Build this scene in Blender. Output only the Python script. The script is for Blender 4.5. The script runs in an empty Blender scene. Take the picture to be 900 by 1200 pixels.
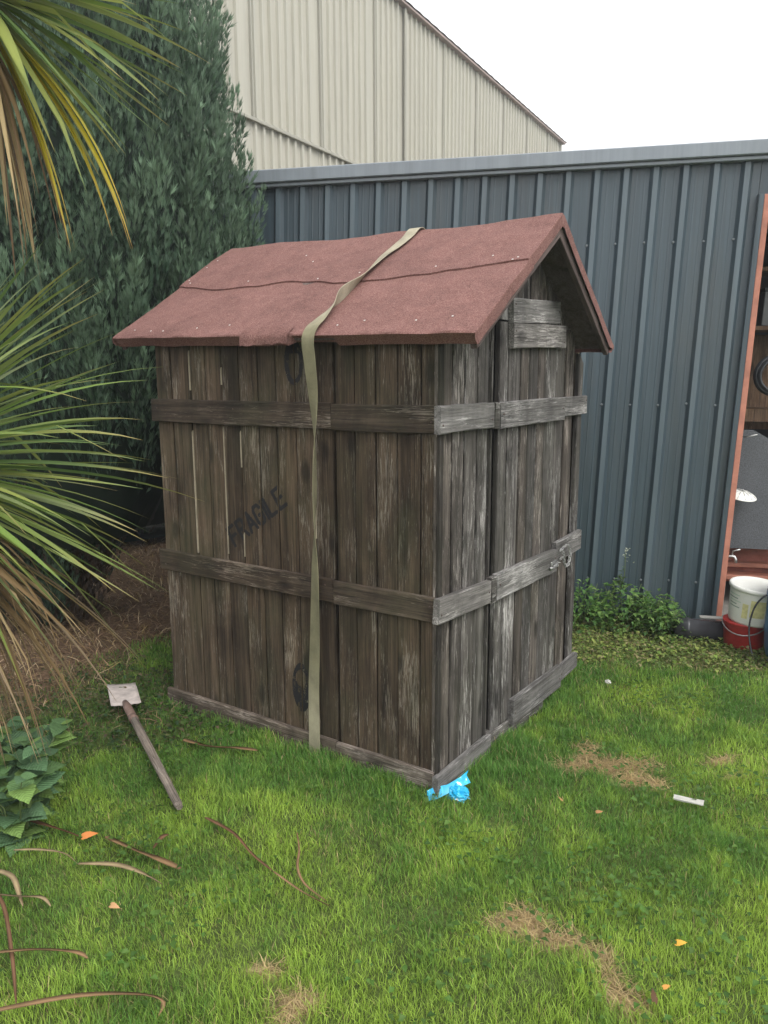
import bpy, bmesh, math, random
import numpy as np
from mathutils import Vector, Matrix

S = bpy.context.scene
COL = S.collection
rnd = random.Random(7)
rng = np.random.default_rng(11)

# ------------------------------------------------------------------ camera
cam_d = bpy.data.cameras.new('camera')
cam = bpy.data.objects.new('camera', cam_d)
COL.objects.link(cam)
cam_d.sensor_fit = 'VERTICAL'
cam_d.sensor_height = 24.0
cam_d.lens = 17.83
cam_d.clip_start = 0.05
cam_d.clip_end = 1000
CAM = Vector((1.3268, -2.3881, 1.62))
_r = Vector((0.8342, 0.5515, -0.0045)).normalized()
_f = Vector((-0.5433, 0.8202, -0.1790)).normalized()
_u = _r.cross(_f).normalized(); _r = _f.cross(_u).normalized()
cam.matrix_world = Matrix(((_r.x, _u.x, -_f.x, CAM.x), (_r.y, _u.y, -_f.y, CAM.y), (_r.z, _u.z, -_f.z, CAM.z), (0, 0, 0, 1)))
S.camera = cam

# ------------------------------------------------------------------ world, sun, exposure
SUN_DIR = Vector((0.80, -0.30, 1.05)).normalized()          # towards the sun
w = bpy.data.worlds.new('World'); S.world = w; w.use_nodes = True
nt = w.node_tree; nt.nodes.clear()
sky = nt.nodes.new('ShaderNodeTexSky'); sky.sky_type = 'NISHITA'; sky.sun_disc = False
sky.sun_elevation = math.asin(SUN_DIR.z)
sky.sun_rotation = math.atan2(SUN_DIR.x, SUN_DIR.y)
sky.dust_density = 9.0; sky.air_density = 1.6; sky.ozone_density = 1.0
hs = nt.nodes.new('ShaderNodeHueSaturation'); hs.inputs['Saturation'].default_value = 0.14
bg = nt.nodes.new('ShaderNodeBackground'); bg.inputs['Strength'].default_value = 0.15
wo = nt.nodes.new('ShaderNodeOutputWorld')
cl = nt.nodes.new('ShaderNodeMix'); cl.data_type = 'RGBA'; cl.inputs[0].default_value = .7     # even cloud cover
cl.inputs[7].default_value = (5.6, 5.65, 5.75, 1)
nt.links.new(sky.outputs[0], hs.inputs['Color']); nt.links.new(hs.outputs[0], cl.inputs[6]); nt.links.new(cl.outputs[2], bg.inputs['Color'])
nt.links.new(bg.outputs[0], wo.inputs['Surface'])
sd = bpy.data.lights.new('sun', 'SUN'); sd.energy = 0.6; sd.angle = math.radians(30); sd.color = (1, .97, .92)
so = bpy.data.objects.new('sun', sd); COL.objects.link(so)
so.rotation_euler = SUN_DIR.to_track_quat('Z', 'Y').to_euler()
S.view_settings.view_transform = 'Standard'; S.view_settings.look = 'None'
S.view_settings.gamma = 1.0; S.view_settings.exposure = 1.08
S.render.engine = 'CYCLES'

# ------------------------------------------------------------------ material helpers
def newmat(name):
    m = bpy.data.materials.new(name); m.use_nodes = True
    nt = m.node_tree; nt.nodes.clear()
    out = nt.nodes.new('ShaderNodeOutputMaterial'); p = nt.nodes.new('ShaderNodeBsdfPrincipled')
    nt.links.new(p.outputs[0], out.inputs[0])
    return m, nt, p, out
def N(nt, t, **kw):
    n = nt.nodes.new(t)
    for k, v in kw.items():
        if k.startswith('i_'):
            key = k[2:]
            n.inputs[int(key) if key.isdigit() else key.replace('_', ' ')].default_value = v
        else: setattr(n, k, v)
    return n
def L(nt, a, b): nt.links.new(a, b)
def ramp(nt, stops, interp='LINEAR'):
    r = nt.nodes.new('ShaderNodeValToRGB'); e = r.color_ramp.elements; r.color_ramp.interpolation = interp
    while len(e) < len(stops): e.new(0.5)
    for el, (pos, c) in zip(e, stops):
        el.position = pos; el.color = (c, c, c, 1) if isinstance(c, (int, float)) else (*c, 1)
    return r
def mix(nt, fac, a, b, mode='MIX'):
    m = nt.nodes.new('ShaderNodeMix'); m.data_type = 'RGBA'; m.blend_type = mode
    for sock, v in ((m.inputs[0], fac), (m.inputs[6], a), (m.inputs[7], b)):
        if hasattr(v, 'is_output'): nt.links.new(v, sock)
        elif isinstance(v, (int, float)): sock.default_value = v if sock.type == 'VALUE' else (v, v, v, 1)
        else: sock.default_value = (*v, 1)
    return m.outputs[2]
def noise(nt, vec, scale, detail=4, rough=.55, dist=0):
    n = nt.nodes.new('ShaderNodeTexNoise'); n.inputs['Scale'].default_value = scale
    n.inputs['Detail'].default_value = detail; n.inputs['Roughness'].default_value = rough
    n.inputs['Distortion'].default_value = dist
    if vec is not None: nt.links.new(vec, n.inputs['Vector'])
    return n.outputs[0]
def mapping(nt, vec, scale, loc=None):
    m = nt.nodes.new('ShaderNodeMapping'); m.inputs['Scale'].default_value = scale
    nt.links.new(vec, m.inputs['Vector'])
    if loc is not None: nt.links.new(loc, m.inputs['Location'])
    return m.outputs[0]
def math_(nt, op, a, b=0.5, c=None):
    m = nt.nodes.new('ShaderNodeMath'); m.operation = op
    for s, v in ((m.inputs[0], a), (m.inputs[1], b)):
        if hasattr(v, 'is_output'): nt.links.new(v, s)
        else: s.default_value = v
    return m.outputs[0]
def bump(nt, p, h, strength=.4, dist=.01):
    b = nt.nodes.new('ShaderNodeBump'); b.inputs['Strength'].default_value = strength; b.inputs['Distance'].default_value = dist
    nt.links.new(h, b.inputs['Height']); nt.links.new(b.outputs[0], p.inputs['Normal'])

def wood(name, dark, mid, light, bleach, bleach_amt, rand=.35, stain=.6, green=0.0, rough=.85):
    """weathered plank: grain runs along local Z, every object gets its own piece of wood"""
    m, nt, p, out = newmat(name)
    tc = N(nt, 'ShaderNodeTexCoord'); oi = N(nt, 'ShaderNodeObjectInfo')
    off = N(nt, 'ShaderNodeVectorMath', operation='SCALE'); off.inputs['Scale'].default_value = 37.0
    cmb = N(nt, 'ShaderNodeCombineXYZ')
    L(nt, oi.outputs['Random'], cmb.inputs[0]); L(nt, oi.outputs['Random'], cmb.inputs[1]); L(nt, oi.outputs['Random'], cmb.inputs[2])
    L(nt, cmb.outputs[0], off.inputs[0])
    add = N(nt, 'ShaderNodeVectorMath', operation='ADD'); L(nt, tc.outputs['Object'], add.inputs[0]); L(nt, off.outputs[0], add.inputs[1])
    v = add.outputs[0]
    g1 = noise(nt, mapping(nt, v, (34, 34, 1.1)), 1, 7, .62, .5)
    g2 = noise(nt, mapping(nt, v, (240, 240, 5.0)), 1, 5, .7, .3)
    g3 = noise(nt, mapping(nt, v, (9, 9, 2.2)), 1, 3, .5, .4)
    base = ramp(nt, [(.28, dark), (.5, mid), (.74, light)]); L(nt, g1, base.inputs[0])
    fib = ramp(nt, [(.3, .30), (.5, .95), (.72, 1.4)]); L(nt, g2, fib.inputs[0])
    c = mix(nt, .8, base.outputs[0], fib.outputs[0], 'MULTIPLY')
    # bleached, flaked streaks
    b1 = noise(nt, mapping(nt, v, (170, 170, 10.0)), 1, 8, .75, 1.0)
    bm = math_(nt, 'MULTIPLY', b1, math_(nt, 'ADD', g3, .5))
    br = ramp(nt, [(.60 - .1 * bleach_amt, 0.0), (.70 - .1 * bleach_amt, .9)]); L(nt, bm, br.inputs[0])
    c = mix(nt, br.outputs[0], c, bleach)
    # drying cracks along the grain
    ck = noise(nt, mapping(nt, v, (75, 75, .9)), 1, 3, .5, .2)
    cr_ = ramp(nt, [(.0, .22), (.016, 1.0)]); L(nt, math_(nt, 'ABSOLUTE', math_(nt, 'SUBTRACT', ck, .5), 0), cr_.inputs[0])
    c = mix(nt, .85, c, cr_.outputs[0], 'MULTIPLY')
    # knots
    vo = N(nt, 'ShaderNodeTexVoronoi'); vo.inputs['Scale'].default_value = 1.0
    L(nt, mapping(nt, v, (7, 7, 3.2)), vo.inputs['Vector'])
    kr = ramp(nt, [(.09, 1.0), (.20, .0)]); L(nt, vo.outputs['Distance'], kr.inputs[0])
    c = mix(nt, math_(nt, 'MULTIPLY', kr.outputs[0], .75), c, [x * .45 for x in dark])
    # big weather stains in place coordinates
    geo = N(nt, 'ShaderNodeNewGeometry')
    s1 = noise(nt, mapping(nt, geo.outputs['Position'], (5.5, 5.5, 2.6)), 1, 7, .65, .5)
    sr = ramp(nt, [(.35, 1 - stain), (.62, 1.12)]); L(nt, s1, sr.inputs[0])
    c = mix(nt, 1.0, c, sr.outputs[0], 'MULTIPLY')
    if green:
        s2 = noise(nt, mapping(nt, geo.outputs['Position'], (2.4, 2.4, 1.3), None), 1.7, 5, .6, .3)
        gr = ramp(nt, [(.45, 0.0), (.7, green)]); L(nt, s2, gr.inputs[0])
        c = mix(nt, gr.outputs[0], c, (.047, .055, .025))
    # piece-to-piece difference, some boards redder
    hr = math_(nt, 'FRACT', math_(nt, 'MULTIPLY', oi.outputs['Random'], 17.31), 0)
    hrr = ramp(nt, [(.55, (1.0, 1.0, 1.0)), (.95, (1.10, .98, .88))]); L(nt, hr, hrr.inputs[0])
    c = mix(nt, min(1, rand*2.4) if rand > .3 else .3, c, hrr.outputs[0], 'MULTIPLY')
    rr = N(nt, 'ShaderNodeMapRange'); rr.inputs['To Min'].default_value = 1 - rand; rr.inputs['To Max'].default_value = 1 + rand
    L(nt, oi.outputs['Random'], rr.inputs['Value'])
    c = mix(nt, 1.0, c, rr.outputs[0], 'MULTIPLY')
    L(nt, c, p.inputs['Base Color'])
    p.inputs['Roughness'].default_value = rough; p.inputs['Specular IOR Level'].default_value = .25
    h = math_(nt, 'ADD', math_(nt, 'ADD', math_(nt, 'MULTIPLY', g2, .6), math_(nt, 'MULTIPLY', g1, .5)), math_(nt, 'MULTIPLY', cr_.outputs[0], .5))
    bump(nt, p, h, .55, .006)
    return m

def simple(name, col, rough=.6, metal=0, nscale=None, namt=.25, spec=.5, bumps=None, bstr=.3, coords='Object', col2=None):
    m, nt, p, out = newmat(name)
    p.inputs['Roughness'].default_value = rough; p.inputs['Metallic'].default_value = metal
    p.inputs['Specular IOR Level'].default_value = spec
    if nscale:
        tc = N(nt, 'ShaderNodeTexCoord')
        n1 = noise(nt, tc.outputs[coords], nscale, 6, .65)
        lo = [x * (1 - namt) for x in col]; hi = col2 or [min(1, x * (1 + namt)) for x in col]
        r = ramp(nt, [(.3, lo), (.7, hi)]); L(nt, n1, r.inputs[0])
        L(nt, r.outputs[0], p.inputs['Base Color'])
        if bumps: bump(nt, p, noise(nt, tc.outputs[coords], bumps, 4, .6), bstr, .004)
    else: p.inputs['Base Color'].default_value = (*col, 1)
    return m

def leafmat(name, rough=.5, trans=.3, spec=.4):
    m, nt, p, out = newmat(name)
    a = N(nt, 'ShaderNodeAttribute', attribute_name='Col')
    L(nt, a.outputs['Color'], p.inputs['Base Color'])
    p.inputs['Roughness'].default_value = rough; p.inputs['Specular IOR Level'].default_value = spec
    t = N(nt, 'ShaderNodeBsdfTranslucent'); L(nt, a.outputs['Color'], t.inputs['Color'])
    ms = N(nt, 'ShaderNodeMixShader'); ms.inputs[0].default_value = trans
    L(nt, p.outputs[0], ms.inputs[1]); L(nt, t.outputs[0], ms.inputs[2]); L(nt, ms.outputs[0], out.inputs[0])
    return m

M = {}
M['wood_brown'] = wood('weathered_brown_timber', (.026, .018, .011), (.086, .060, .039), (.150, .109, .073), (.29, .255, .205), .38, .26, .5, .42)
M['wood_batten'] = wood('weathered_brown_batten', (.028, .020, .014), (.066, .048, .034), (.11, .084, .062), (.25, .21, .17), .4, .22, .45, .3)
M['wood_base'] = wood('pale_worn_base_board', (.04, .03, .022), (.115, .092, .072), (.20, .17, .14), (.36, .31, .27), .7, .2, .5, .1)
M['wood_grey'] = wood('weathered_grey_timber', (.022, .019, .017), (.076, .069, .062), (.155, .144, .133), (.42, .405, .385), .50, .34, .5, .16)
M['wood_grey_batten'] = wood('bleached_grey_batten', (.070, .065, .060), (.145, .138, .131), (.24, .231, .221), (.42, .405, .39), .65, .14, .35, .08)
M['roof_board'] = wood('brown_roof_boarding', (.06, .043, .038), (.11, .082, .074), (.16, .122, .110), (.22, .18, .165), .1, .15, .3)
M['wood_dark'] = wood('dark_timber', (.014, .012, .010), (.030, .026, .022), (.055, .048, .041), (.10, .09, .08), .1, .2, .4, .2)  # plain darker tone for posts, jambs and backing
M['tongue'] = simple('fresh_timber_edge', (.33, .285, .205), .8, nscale=20)
M['interior_ply'] = wood('brown_shelf_timber', (.07, .045, .028), (.15, .095, .06), (.24, .16, .10), (.3, .22, .15), .1, .15, .3)

def felt_mat():
    m, nt, p, out = newmat('red_mineral_roof_felt')
    tc = N(nt, 'ShaderNodeTexCoord'); v = tc.outputs['Object']
    n1 = noise(nt, v, 210, 5, .85); n2 = noise(nt, v, 3.4, 8, .72, .6); n3 = noise(nt, v, 22, 6, .7)
    r = ramp(nt, [(.36, (.098, .045, .038)), (.5, (.182, .090, .078)), (.64, (.31, .185, .165))]); L(nt, n1, r.inputs[0])
    r2 = ramp(nt, [(.3, .78), (.5, 1.0), (.72, 1.14)]); L(nt, n2, r2.inputs[0])
    c = mix(nt, 1, r.outputs[0], r2.outputs[0], 'MULTIPLY')
    r3 = ramp(nt, [(.3, .84), (.68, 1.12)]); L(nt, n3, r3.inputs[0])
    c = mix(nt, 1, c, r3.outputs[0], 'MULTIPLY')
    L(nt, c, p.inputs['Base Color']); p.inputs['Roughness'].default_value = .95; p.inputs['Specular IOR Level'].default_value = .2
    bump(nt, p, math_(nt, 'ADD', n1, math_(nt, 'MULTIPLY', n3, .8)), .5, .004)
    return m
M['felt'] = felt_mat()

def clad_mat(name, col, rough, streak, spec=.5, dirt=(.1, .1, .09), coat=0):
    m, nt, p, out = newmat(name)
    geo = N(nt, 'ShaderNodeNewGeometry'); v = geo.outputs['Position']
    n1 = noise(nt, mapping(nt, v, (9, 9, .35)), 1, 6, .65, .2)
    n2 = noise(nt, mapping(nt, v, (45, 45, .6)), 1, 5, .6)
    n3 = noise(nt, mapping(nt, v, (3.2, 3.2, .8)), 1, 7, .68, .4)
    r = ramp(nt, [(.3, [x * (1 - streak) for x in col]), (.7, [min(1, x * (1 + streak)) for x in col])]); L(nt, n1, r.inputs[0])
    r2 = ramp(nt, [(.35, 1 - streak * .8), (.65, 1 + streak * .5)]); L(nt, n2, r2.inputs[0])
    c = mix(nt, 1, r.outputs[0], r2.outputs[0], 'MULTIPLY')
    r3 = ramp(nt, [(.48, 0.0), (.75, .42)]); L(nt, n3, r3.inputs[0])
    c = mix(nt, r3.outputs[0], c, dirt)
    L(nt, c, p.inputs['Base Color'])
    rr = ramp(nt, [(.3, rough - .1), (.7, rough + .1)]); L(nt, n1, rr.inputs[0]); L(nt, rr.outputs[0], p.inputs['Roughness'])
    p.inputs['Specular IOR Level'].default_value = spec
    bump(nt, p, n2, .06, .01)
    return m
M['slate'] = clad_mat('slate_blue_coated_steel', (.041, .062, .076), .40, .2, .6, (.07, .075, .07))
M['slate_lit'] = clad_mat('sky_lit_slate_steel', (.080, .110, .128), .38, .14, .6, (.1, .11, .11))
M['slate_trim'] = clad_mat('slate_grey_trim', (.20, .228, .255), .4, .1, .6, (.12, .13, .13))
M['cream'] = clad_mat('cream_coated_steel', (.40, .385, .325), .5, .08, .4, (.36, .34, .26))
M['cream_dark'] = clad_mat('dull_cream_strip', (.33, .32, .27), .6, .08, .3, (.2, .19, .16))
M['red_trim'] = simple('faded_red_brown_trim', (.34, .26, .24), .7, nscale=4)
M['primer'] = simple('orange_red_oxide_paint', (.42, .17, .115), .7, nscale=9, namt=.25, bumps=60)
M['rust'] = simple('rusty_red_paint', (.30, .105, .075), .75, nscale=7, namt=.45, bumps=40)
M['screw'] = simple('grey_screw_head', (.16, .18, .19), .4, .3)
M['galv'] = simple('galvanised_metal', (.42, .42, .41), .38, .85, nscale=60)
M['white_plastic'] = simple('off_white_plastic', (.74, .74, .69), .45, nscale=9, namt=.08)
M['red_plastic'] = simple('red_plastic', (.42, .035, .03), .5, nscale=14, namt=.3)
M['label_pale'] = simple('pale_green_print', (.50, .60, .50), .6)
M['label_yellow'] = simple('pale_yellow_print', (.66, .62, .30), .6, nscale=30)
M['print_dark'] = simple('grey_green_print', (.22, .30, .25), .6)
M['blue_plastic'] = simple('blue_plastic', (.035, .12, .24), .45, nscale=8, namt=.3, bumps=30)
M['black_plastic'] = simple('black_plastic', (.045, .047, .052), .25, nscale=12, namt=.3)
M['grey_board'] = simple('dark_grey_matting', (.085, .09, .098), .75, nscale=160, namt=.5, bumps=200, bstr=.6)
M['dark_interior'] = simple('dark_shed_lining', (.05, .055, .06), .8, nscale=5)
M['concrete'] = simple('stained_concrete', (.20, .19, .17), .9, nscale=7, bumps=60)
M['grey_box'] = simple('grey_cardboard', (.16, .165, .17), .8, nscale=6)
M['stencil'] = simple('faded_black_stencil_paint', (.006, .006, .007), .8, nscale=60, namt=.4)
M['rust_nail'] = simple('rusty_nail_head', (.07, .045, .035), .8)
M['nail'] = simple('pale_nail_head', (.62, .58, .55), .4, .3)
M['ash_handle'] = wood('grey_ash_handle', (.13, .105, .085), (.22, .185, .155), (.30, .26, .22), (.4, .36, .32), .3, .1, .3)
M['spade_steel'] = simple('pale_dried_mud_steel', (.45, .395, .365), .75, nscale=16, namt=.3, bumps=50)
M['spade_socket'] = simple('rust_brown_steel', (.15, .095, .075), .7, nscale=30, namt=.4)
M['bark'] = wood('brown_bark', (.03, .022, .016), (.065, .05, .038), (.11, .088, .07), (.15, .13, .11), .1, .1, .4)
M['leaf'] = leafmat('blade_leaf', .48, .32, .35)
M['needle'] = leafmat('conifer_spray', .6, .12, .25)
M['grass'] = leafmat('grass_blade', .5, .42, .3)
M['dry'] = leafmat('dry_leaf', .75, .12, .2)
M['white_wood'] = simple('white_painted_offcut', (.45, .44, .40), .7, nscale=30, namt=.2)

def strap_mat():
    m, nt, p, out = newmat('faded_yellow_webbing')
    a = N(nt, 'ShaderNodeAttribute', attribute_name='Col')
    uv = N(nt, 'ShaderNodeUVMap')
    wv = N(nt, 'ShaderNodeTexWave'); wv.inputs['Scale'].default_value = 1.0; wv.bands_direction = 'Y'
    L(nt, mapping(nt, uv.outputs[0], (20, 55, 1)), wv.inputs['Vector'])
    geo = N(nt, 'ShaderNodeNewGeometry')
    n1 = noise(nt, geo.outputs['Position'], 9, 6, .65)
    r = ramp(nt, [(.3, .62), (.7, 1.15)]); L(nt, n1, r.inputs[0])
    c = mix(nt, 1, a.outputs['Color'], r.outputs[0], 'MULTIPLY')
    r2 = ramp(nt, [(0, .82), (1, 1.05)]); L(nt, wv.outputs[0], r2.inputs[0])
    c = mix(nt, 1, c, r2.outputs[0], 'MULTIPLY')
    L(nt, c, p.inputs['Base Color']); p.inputs['Roughness'].default_value = .8
    bump(nt, p, wv.outputs[0], .4, .002)
    return m
M['strap'] = strap_mat()

def bag_mat():
    m, nt, p, out = newmat('blue_and_white_plastic_film')
    tc = N(nt, 'ShaderNodeTexCoord')
    n1 = noise(nt, tc.outputs['Object'], 14, 3, .5, 1.0)
    r = ramp(nt, [(.40, (.02, .36, .62)), (.55, (.05, .47, .70)), (.60, (.70, .76, .78))], 'CONSTANT'); L(nt, n1, r.inputs[0])
    L(nt, r.outputs[0], p.inputs['Base Color']); p.inputs['Roughness'].default_value = .25
    return m
M['bag'] = bag_mat()

def ground_mat():
    m, nt, p, out = newmat('lawn_soil')
    a = N(nt, 'ShaderNodeAttribute', attribute_name='Col')
    geo = N(nt, 'ShaderNodeNewGeometry'); v = geo.outputs['Position']
    n1 = noise(nt, v, 55, 6, .7); n2 = noise(nt, v, 6, 5, .6)
    r = ramp(nt, [(.3, .5), (.7, 1.4)]); L(nt, n1, r.inputs[0])
    c = mix(nt, 1, a.outputs['Color'], r.outputs[0], 'MULTIPLY')
    r2 = ramp(nt, [(.35, .75), (.65, 1.2)]); L(nt, n2, r2.inputs[0])
    c = mix(nt, 1, c, r2.outputs[0], 'MULTIPLY')
    L(nt, c, p.inputs['Base Color']); p.inputs['Roughness'].default_value = 1; p.inputs['Specular IOR Level'].default_value = .1
    bump(nt, p, n1, .8, .02)
    return m
M['ground'] = ground_mat()

# ------------------------------------------------------------------ object helpers
def props(o, label=None, cat=None, group=None, kind=None):
    if label: o['label'] = label
    if cat: o['category'] = cat
    if group: o['group'] = group
    if kind: o['kind'] = kind
    return o
def thing(name, loc, label, cat, group=None):
    o = bpy.data.objects.new(name, None); COL.objects.link(o); o.location = loc; o.empty_display_size = .1
    return props(o, label, cat, group)
ROOTPOS = {}
def adopt(o, parent):
    """parent o, keeping the world coordinates it was modelled in"""
    if parent is None: return o
    o.parent = parent
    q = parent; off = Vector((0, 0, 0))
    while q is not None:                       # ancestors carry translation and rotation only as built here
        q = None
    bpy_m = WM(parent)
    o.matrix_parent_inverse = bpy_m.inverted()
    return o
def WM(o):
    m = o.matrix_basis.copy()
    if o.parent: m = WM(o.parent) @ o.matrix_parent_inverse @ m
    return m
def link(name, me, mat, parent=None, loc=None, rot=None):
    if mat is not None and not me.materials: me.materials.append(mat)
    o = bpy.data.objects.new(name, me); COL.objects.link(o)
    if rot is not None: o.matrix_basis = Matrix.Translation(loc or (0, 0, 0)) @ rot.to_4x4()
    elif loc is not None: o.location = loc
    return adopt(o, parent)
def mesh(name, v, f, smooth=False):
    me = bpy.data.meshes.new(name); me.from_pydata([tuple(map(float, p)) for p in v], [], [tuple(map(int, q)) for q in f]); me.update()
    if smooth: me.polygons.foreach_set('use_smooth', [True] * len(me.polygons))
    return me
def bigmesh(name, V, F, cols=None, smooth=False):
    """V (n,3); F list of arrays (k,3)/(k,4)"""
    me = bpy.data.meshes.new(name)
    V = np.asarray(V, dtype=np.float32)
    loops = np.concatenate([f.reshape(-1) for f in F]).astype(np.int32)
    sizes = np.concatenate([np.full(len(f), f.shape[1]) for f in F]).astype(np.int32)
    starts = np.concatenate([[0], np.cumsum(sizes)[:-1]]).astype(np.int32)
    me.vertices.add(len(V)); me.vertices.foreach_set('co', V.reshape(-1))
    me.loops.add(len(loops)); me.loops.foreach_set('vertex_index', loops)
    me.polygons.add(len(sizes)); me.polygons.foreach_set('loop_start', starts)
    if smooth: me.polygons.foreach_set('use_smooth', np.ones(len(sizes), dtype=bool))
    me.update(calc_edges=True)
    if cols is not None: setcol(me, cols)
    return me
def setcol(me, cols):
    a = me.color_attributes.new('Col', 'FLOAT_COLOR', 'POINT')
    c = np.ones((len(me.vertices), 4), dtype=np.float32); c[:, :3] = cols
    a.data.foreach_set('color', c.reshape(-1))
def plank_mesh(w, t, Ln, ch=.003, rings=4, jit=.0012, top=None, bot=None):
    """chamfered timber, length along local Z, centred; top=(zl,zr) offsets of the end cut"""
    cs = [(-w/2+ch, -t/2), (w/2-ch, -t/2), (w/2, -t/2+ch), (w/2, t/2-ch), (w/2-ch, t/2), (-w/2+ch, t/2), (-w/2, t/2-ch), (-w/2, -t/2+ch)]
    V = []; F = []
    bow = rnd.uniform(-1, 1) * jit * 1.5
    for k in range(rings):
        s = k / (rings - 1); z = -Ln/2 + Ln*s
        bx = bow * math.sin(math.pi*s)
        for (x, y) in cs:
            zz = z
            if top and k == rings-1: zz += top[0] + (top[1]-top[0])*(x+w/2)/w
            if bot and k == 0: zz += bot[0] + (bot[1]-bot[0])*(x+w/2)/w
            V.append((x + bx + rnd.uniform(-jit, jit)*.6, y + rnd.uniform(-jit, jit)*.6, zz + (rnd.uniform(-jit, jit) if k in (0, rings-1) else 0)))
    for k in range(rings-1):
        for i in range(8):
            j = (i+1) % 8
            F.append((k*8+i, k*8+j, (k+1)*8+j, (k+1)*8+i))
    F.append(tuple(reversed(range(8)))); F.append(tuple(range((rings-1)*8, rings*8)))
    return mesh('timber', V, F)
RX = Matrix(((0, 0, 1), (0, 1, 0), (-1, 0, 0)))          # local Z -> world X, local X -> -Z
def rot_from(zv, yv):
    """local Z along zv, local Y along yv (thickness, inwards)"""
    z = Vector(zv).normalized(); y = Vector(yv); y = (y - z*y.dot(z)).normalized(); x = y.cross(z)
    return Matrix((x, y, z)).transposed()
def tube_mesh(pts, r, seg=8, closed=False, caps=True):
    pts = [Vector(p) for p in pts]; n = len(pts); V = []; F = []
    rad = r if hasattr(r, '__len__') else [r]*n
    prev = None
    for i, p in enumerate(pts):
        if closed: t = (pts[(i+1) % n] - pts[i-1])
        else: t = pts[min(i+1, n-1)] - pts[max(i-1, 0)]
        t.normalize()
        if prev is None:
            a = Vector((0, 0, 1)) if abs(t.z) < .9 else Vector((1, 0, 0))
            x = t.cross(a).normalized()
        else: x = (prev - t*prev.dot(t)).normalized()
        prev = x; y = t.cross(x)
        for k in range(seg):
            a = 2*math.pi*k/seg; V.append(p + (x*math.cos(a) + y*math.sin(a))*rad[i])
    m_ = n if closed else n-1
    for i in range(m_):
        for k in range(seg):
            a = i*seg+k; b = i*seg+(k+1) % seg; c = ((i+1) % n)*seg+(k+1) % seg; d = ((i+1) % n)*seg+k
            F.append((a, b, c, d))
    if not closed and caps: F.append(tuple(reversed(range(seg)))); F.append(tuple(range((n-1)*seg, n*seg)))
    return mesh('tube', V, F, True)
def lathe_mesh(prof, seg=28, cap_top=True, cap_bot=True):
    V = []; F = []
    for (r, z) in prof:
        for k in range(seg):
            a = 2*math.pi*k/seg; V.append((r*math.cos(a), r*math.sin(a), z))
    for i in range(len(prof)-1):
        for k in range(seg): F.append((i*seg+k, i*seg+(k+1) % seg, (i+1)*seg+(k+1) % seg, (i+1)*seg+k))
    if cap_bot: F.append(tuple(reversed(range(seg))))
    if cap_top: F.append(tuple(range((len(prof)-1)*seg, len(prof)*seg)))
    me = mesh('lathe', V, F, True)
    for pl in me.polygons:
        if len(pl.vertices) > 4: pl.use_smooth = False
    return me
def box_mesh(x0, x1, y0, y1, z0, z1, ch=0.0, tf=None):
    bm = bmesh.new()
    vs = [bm.verts.new((x, y, z)) for z in (z0, z1) for y in (y0, y1) for x in (x0, x1)]
    for q in ((0, 2, 3, 1), (4, 5, 7, 6), (0, 1, 5, 4), (2, 6, 7, 3), (0, 4, 6, 2), (1, 3, 7, 5)): bm.faces.new([vs[i] for i in q])
    if ch: bmesh.ops.bevel(bm, geom=bm.edges[:], offset=ch, segments=1, affect='EDGES')
    if tf:
        for v in bm.verts: v.co = tf(v.co)
    bmesh.ops.recalc_face_normals(bm, faces=bm.faces[:])
    me = bpy.data.meshes.new('box'); bm.to_mesh(me); bm.free(); return me

# numpy value noise
def vnoise(x, y, sc, seed=0):
    x = np.asarray(x, float)*sc + seed*17.3; y = np.asarray(y, float)*sc + seed*9.1
    xi = np.floor(x).astype(np.int64); yi = np.floor(y).astype(np.int64); xf = x-xi; yf = y-yi
    def h(a, b):
        n = (a*374761393 + b*668265263 + seed*1442695) & 0x7fffffff
        n = ((n ^ (n >> 13))*1274126177) & 0x7fffffff
        return ((n ^ (n >> 16)) & 0xffff)/65535.0
    u = xf*xf*(3-2*xf); v = yf*yf*(3-2*yf)
    return (h(xi, yi)*(1-u)+h(xi+1, yi)*u)*(1-v) + (h(xi, yi+1)*(1-u)+h(xi+1, yi+1)*u)*v
def fbm(x, y, sc, seed=0, oc=3):
    s = 0; a = .5; t = 0
    for i in range(oc): s = s + a*vnoise(x, y, sc*2**i, seed+i); t += a; a *= .5
    return s/t

# ================================================================== GROUND
def gz(x, y):
    x = np.asarray(x, float); y = np.asarray(y, float)
    near = np.exp(-((x+.6)**2+(y-.6)**2)/16.0)
    z = (fbm(x, y, 1.6, 3)-.5)*.05*near + (fbm(x, y, 6, 5)-.5)*.018*near
    z = z - .055*np.exp(-(((x-.15)/.45)**2+((y-1.05)/.5)**2)) - .012
    return z
PATCHES = [(.46, .60, .20, .07, .5), (.62, .56, .10, .05, .3), (.35, .70, .06, .12, .2),
           (.55, -.47, .09, .055, .5), (.66, -.475, .12, .04, .0), (.80, -.52, .10, .025, -.6), (.87, -.60, .07, .03, -.6),
           (.03, -1.02, .045, .035, 0), (.15, -1.09, .06, .04, .3), (.22, -1.13, .06, .03, .3),
           (.95, .78, .05, .022, .5), (.84, .92, .07, .025, .9)]
def straw(x, y):
    s = np.zeros_like(np.asarray(x, float))
    nx = x + (fbm(x, y, 9, 21)-.5)*.12; ny = y + (fbm(x, y, 9, 31)-.5)*.12
    for (cx, cy, a, b, an) in PATCHES:
        dx = nx-cx; dy = ny-cy; u = dx*math.cos(an)+dy*math.sin(an); v = -dx*math.sin(an)+dy*math.cos(an)
        s = np.maximum(s, np.clip(1.55-np.sqrt((u/a)**2+(v/b)**2)*1.15, 0, 1))
    return s
WB = np.array([.5056, 2.8014]); WD = np.array([.929, .370]); WN = np.array([-.370, .929])
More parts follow.
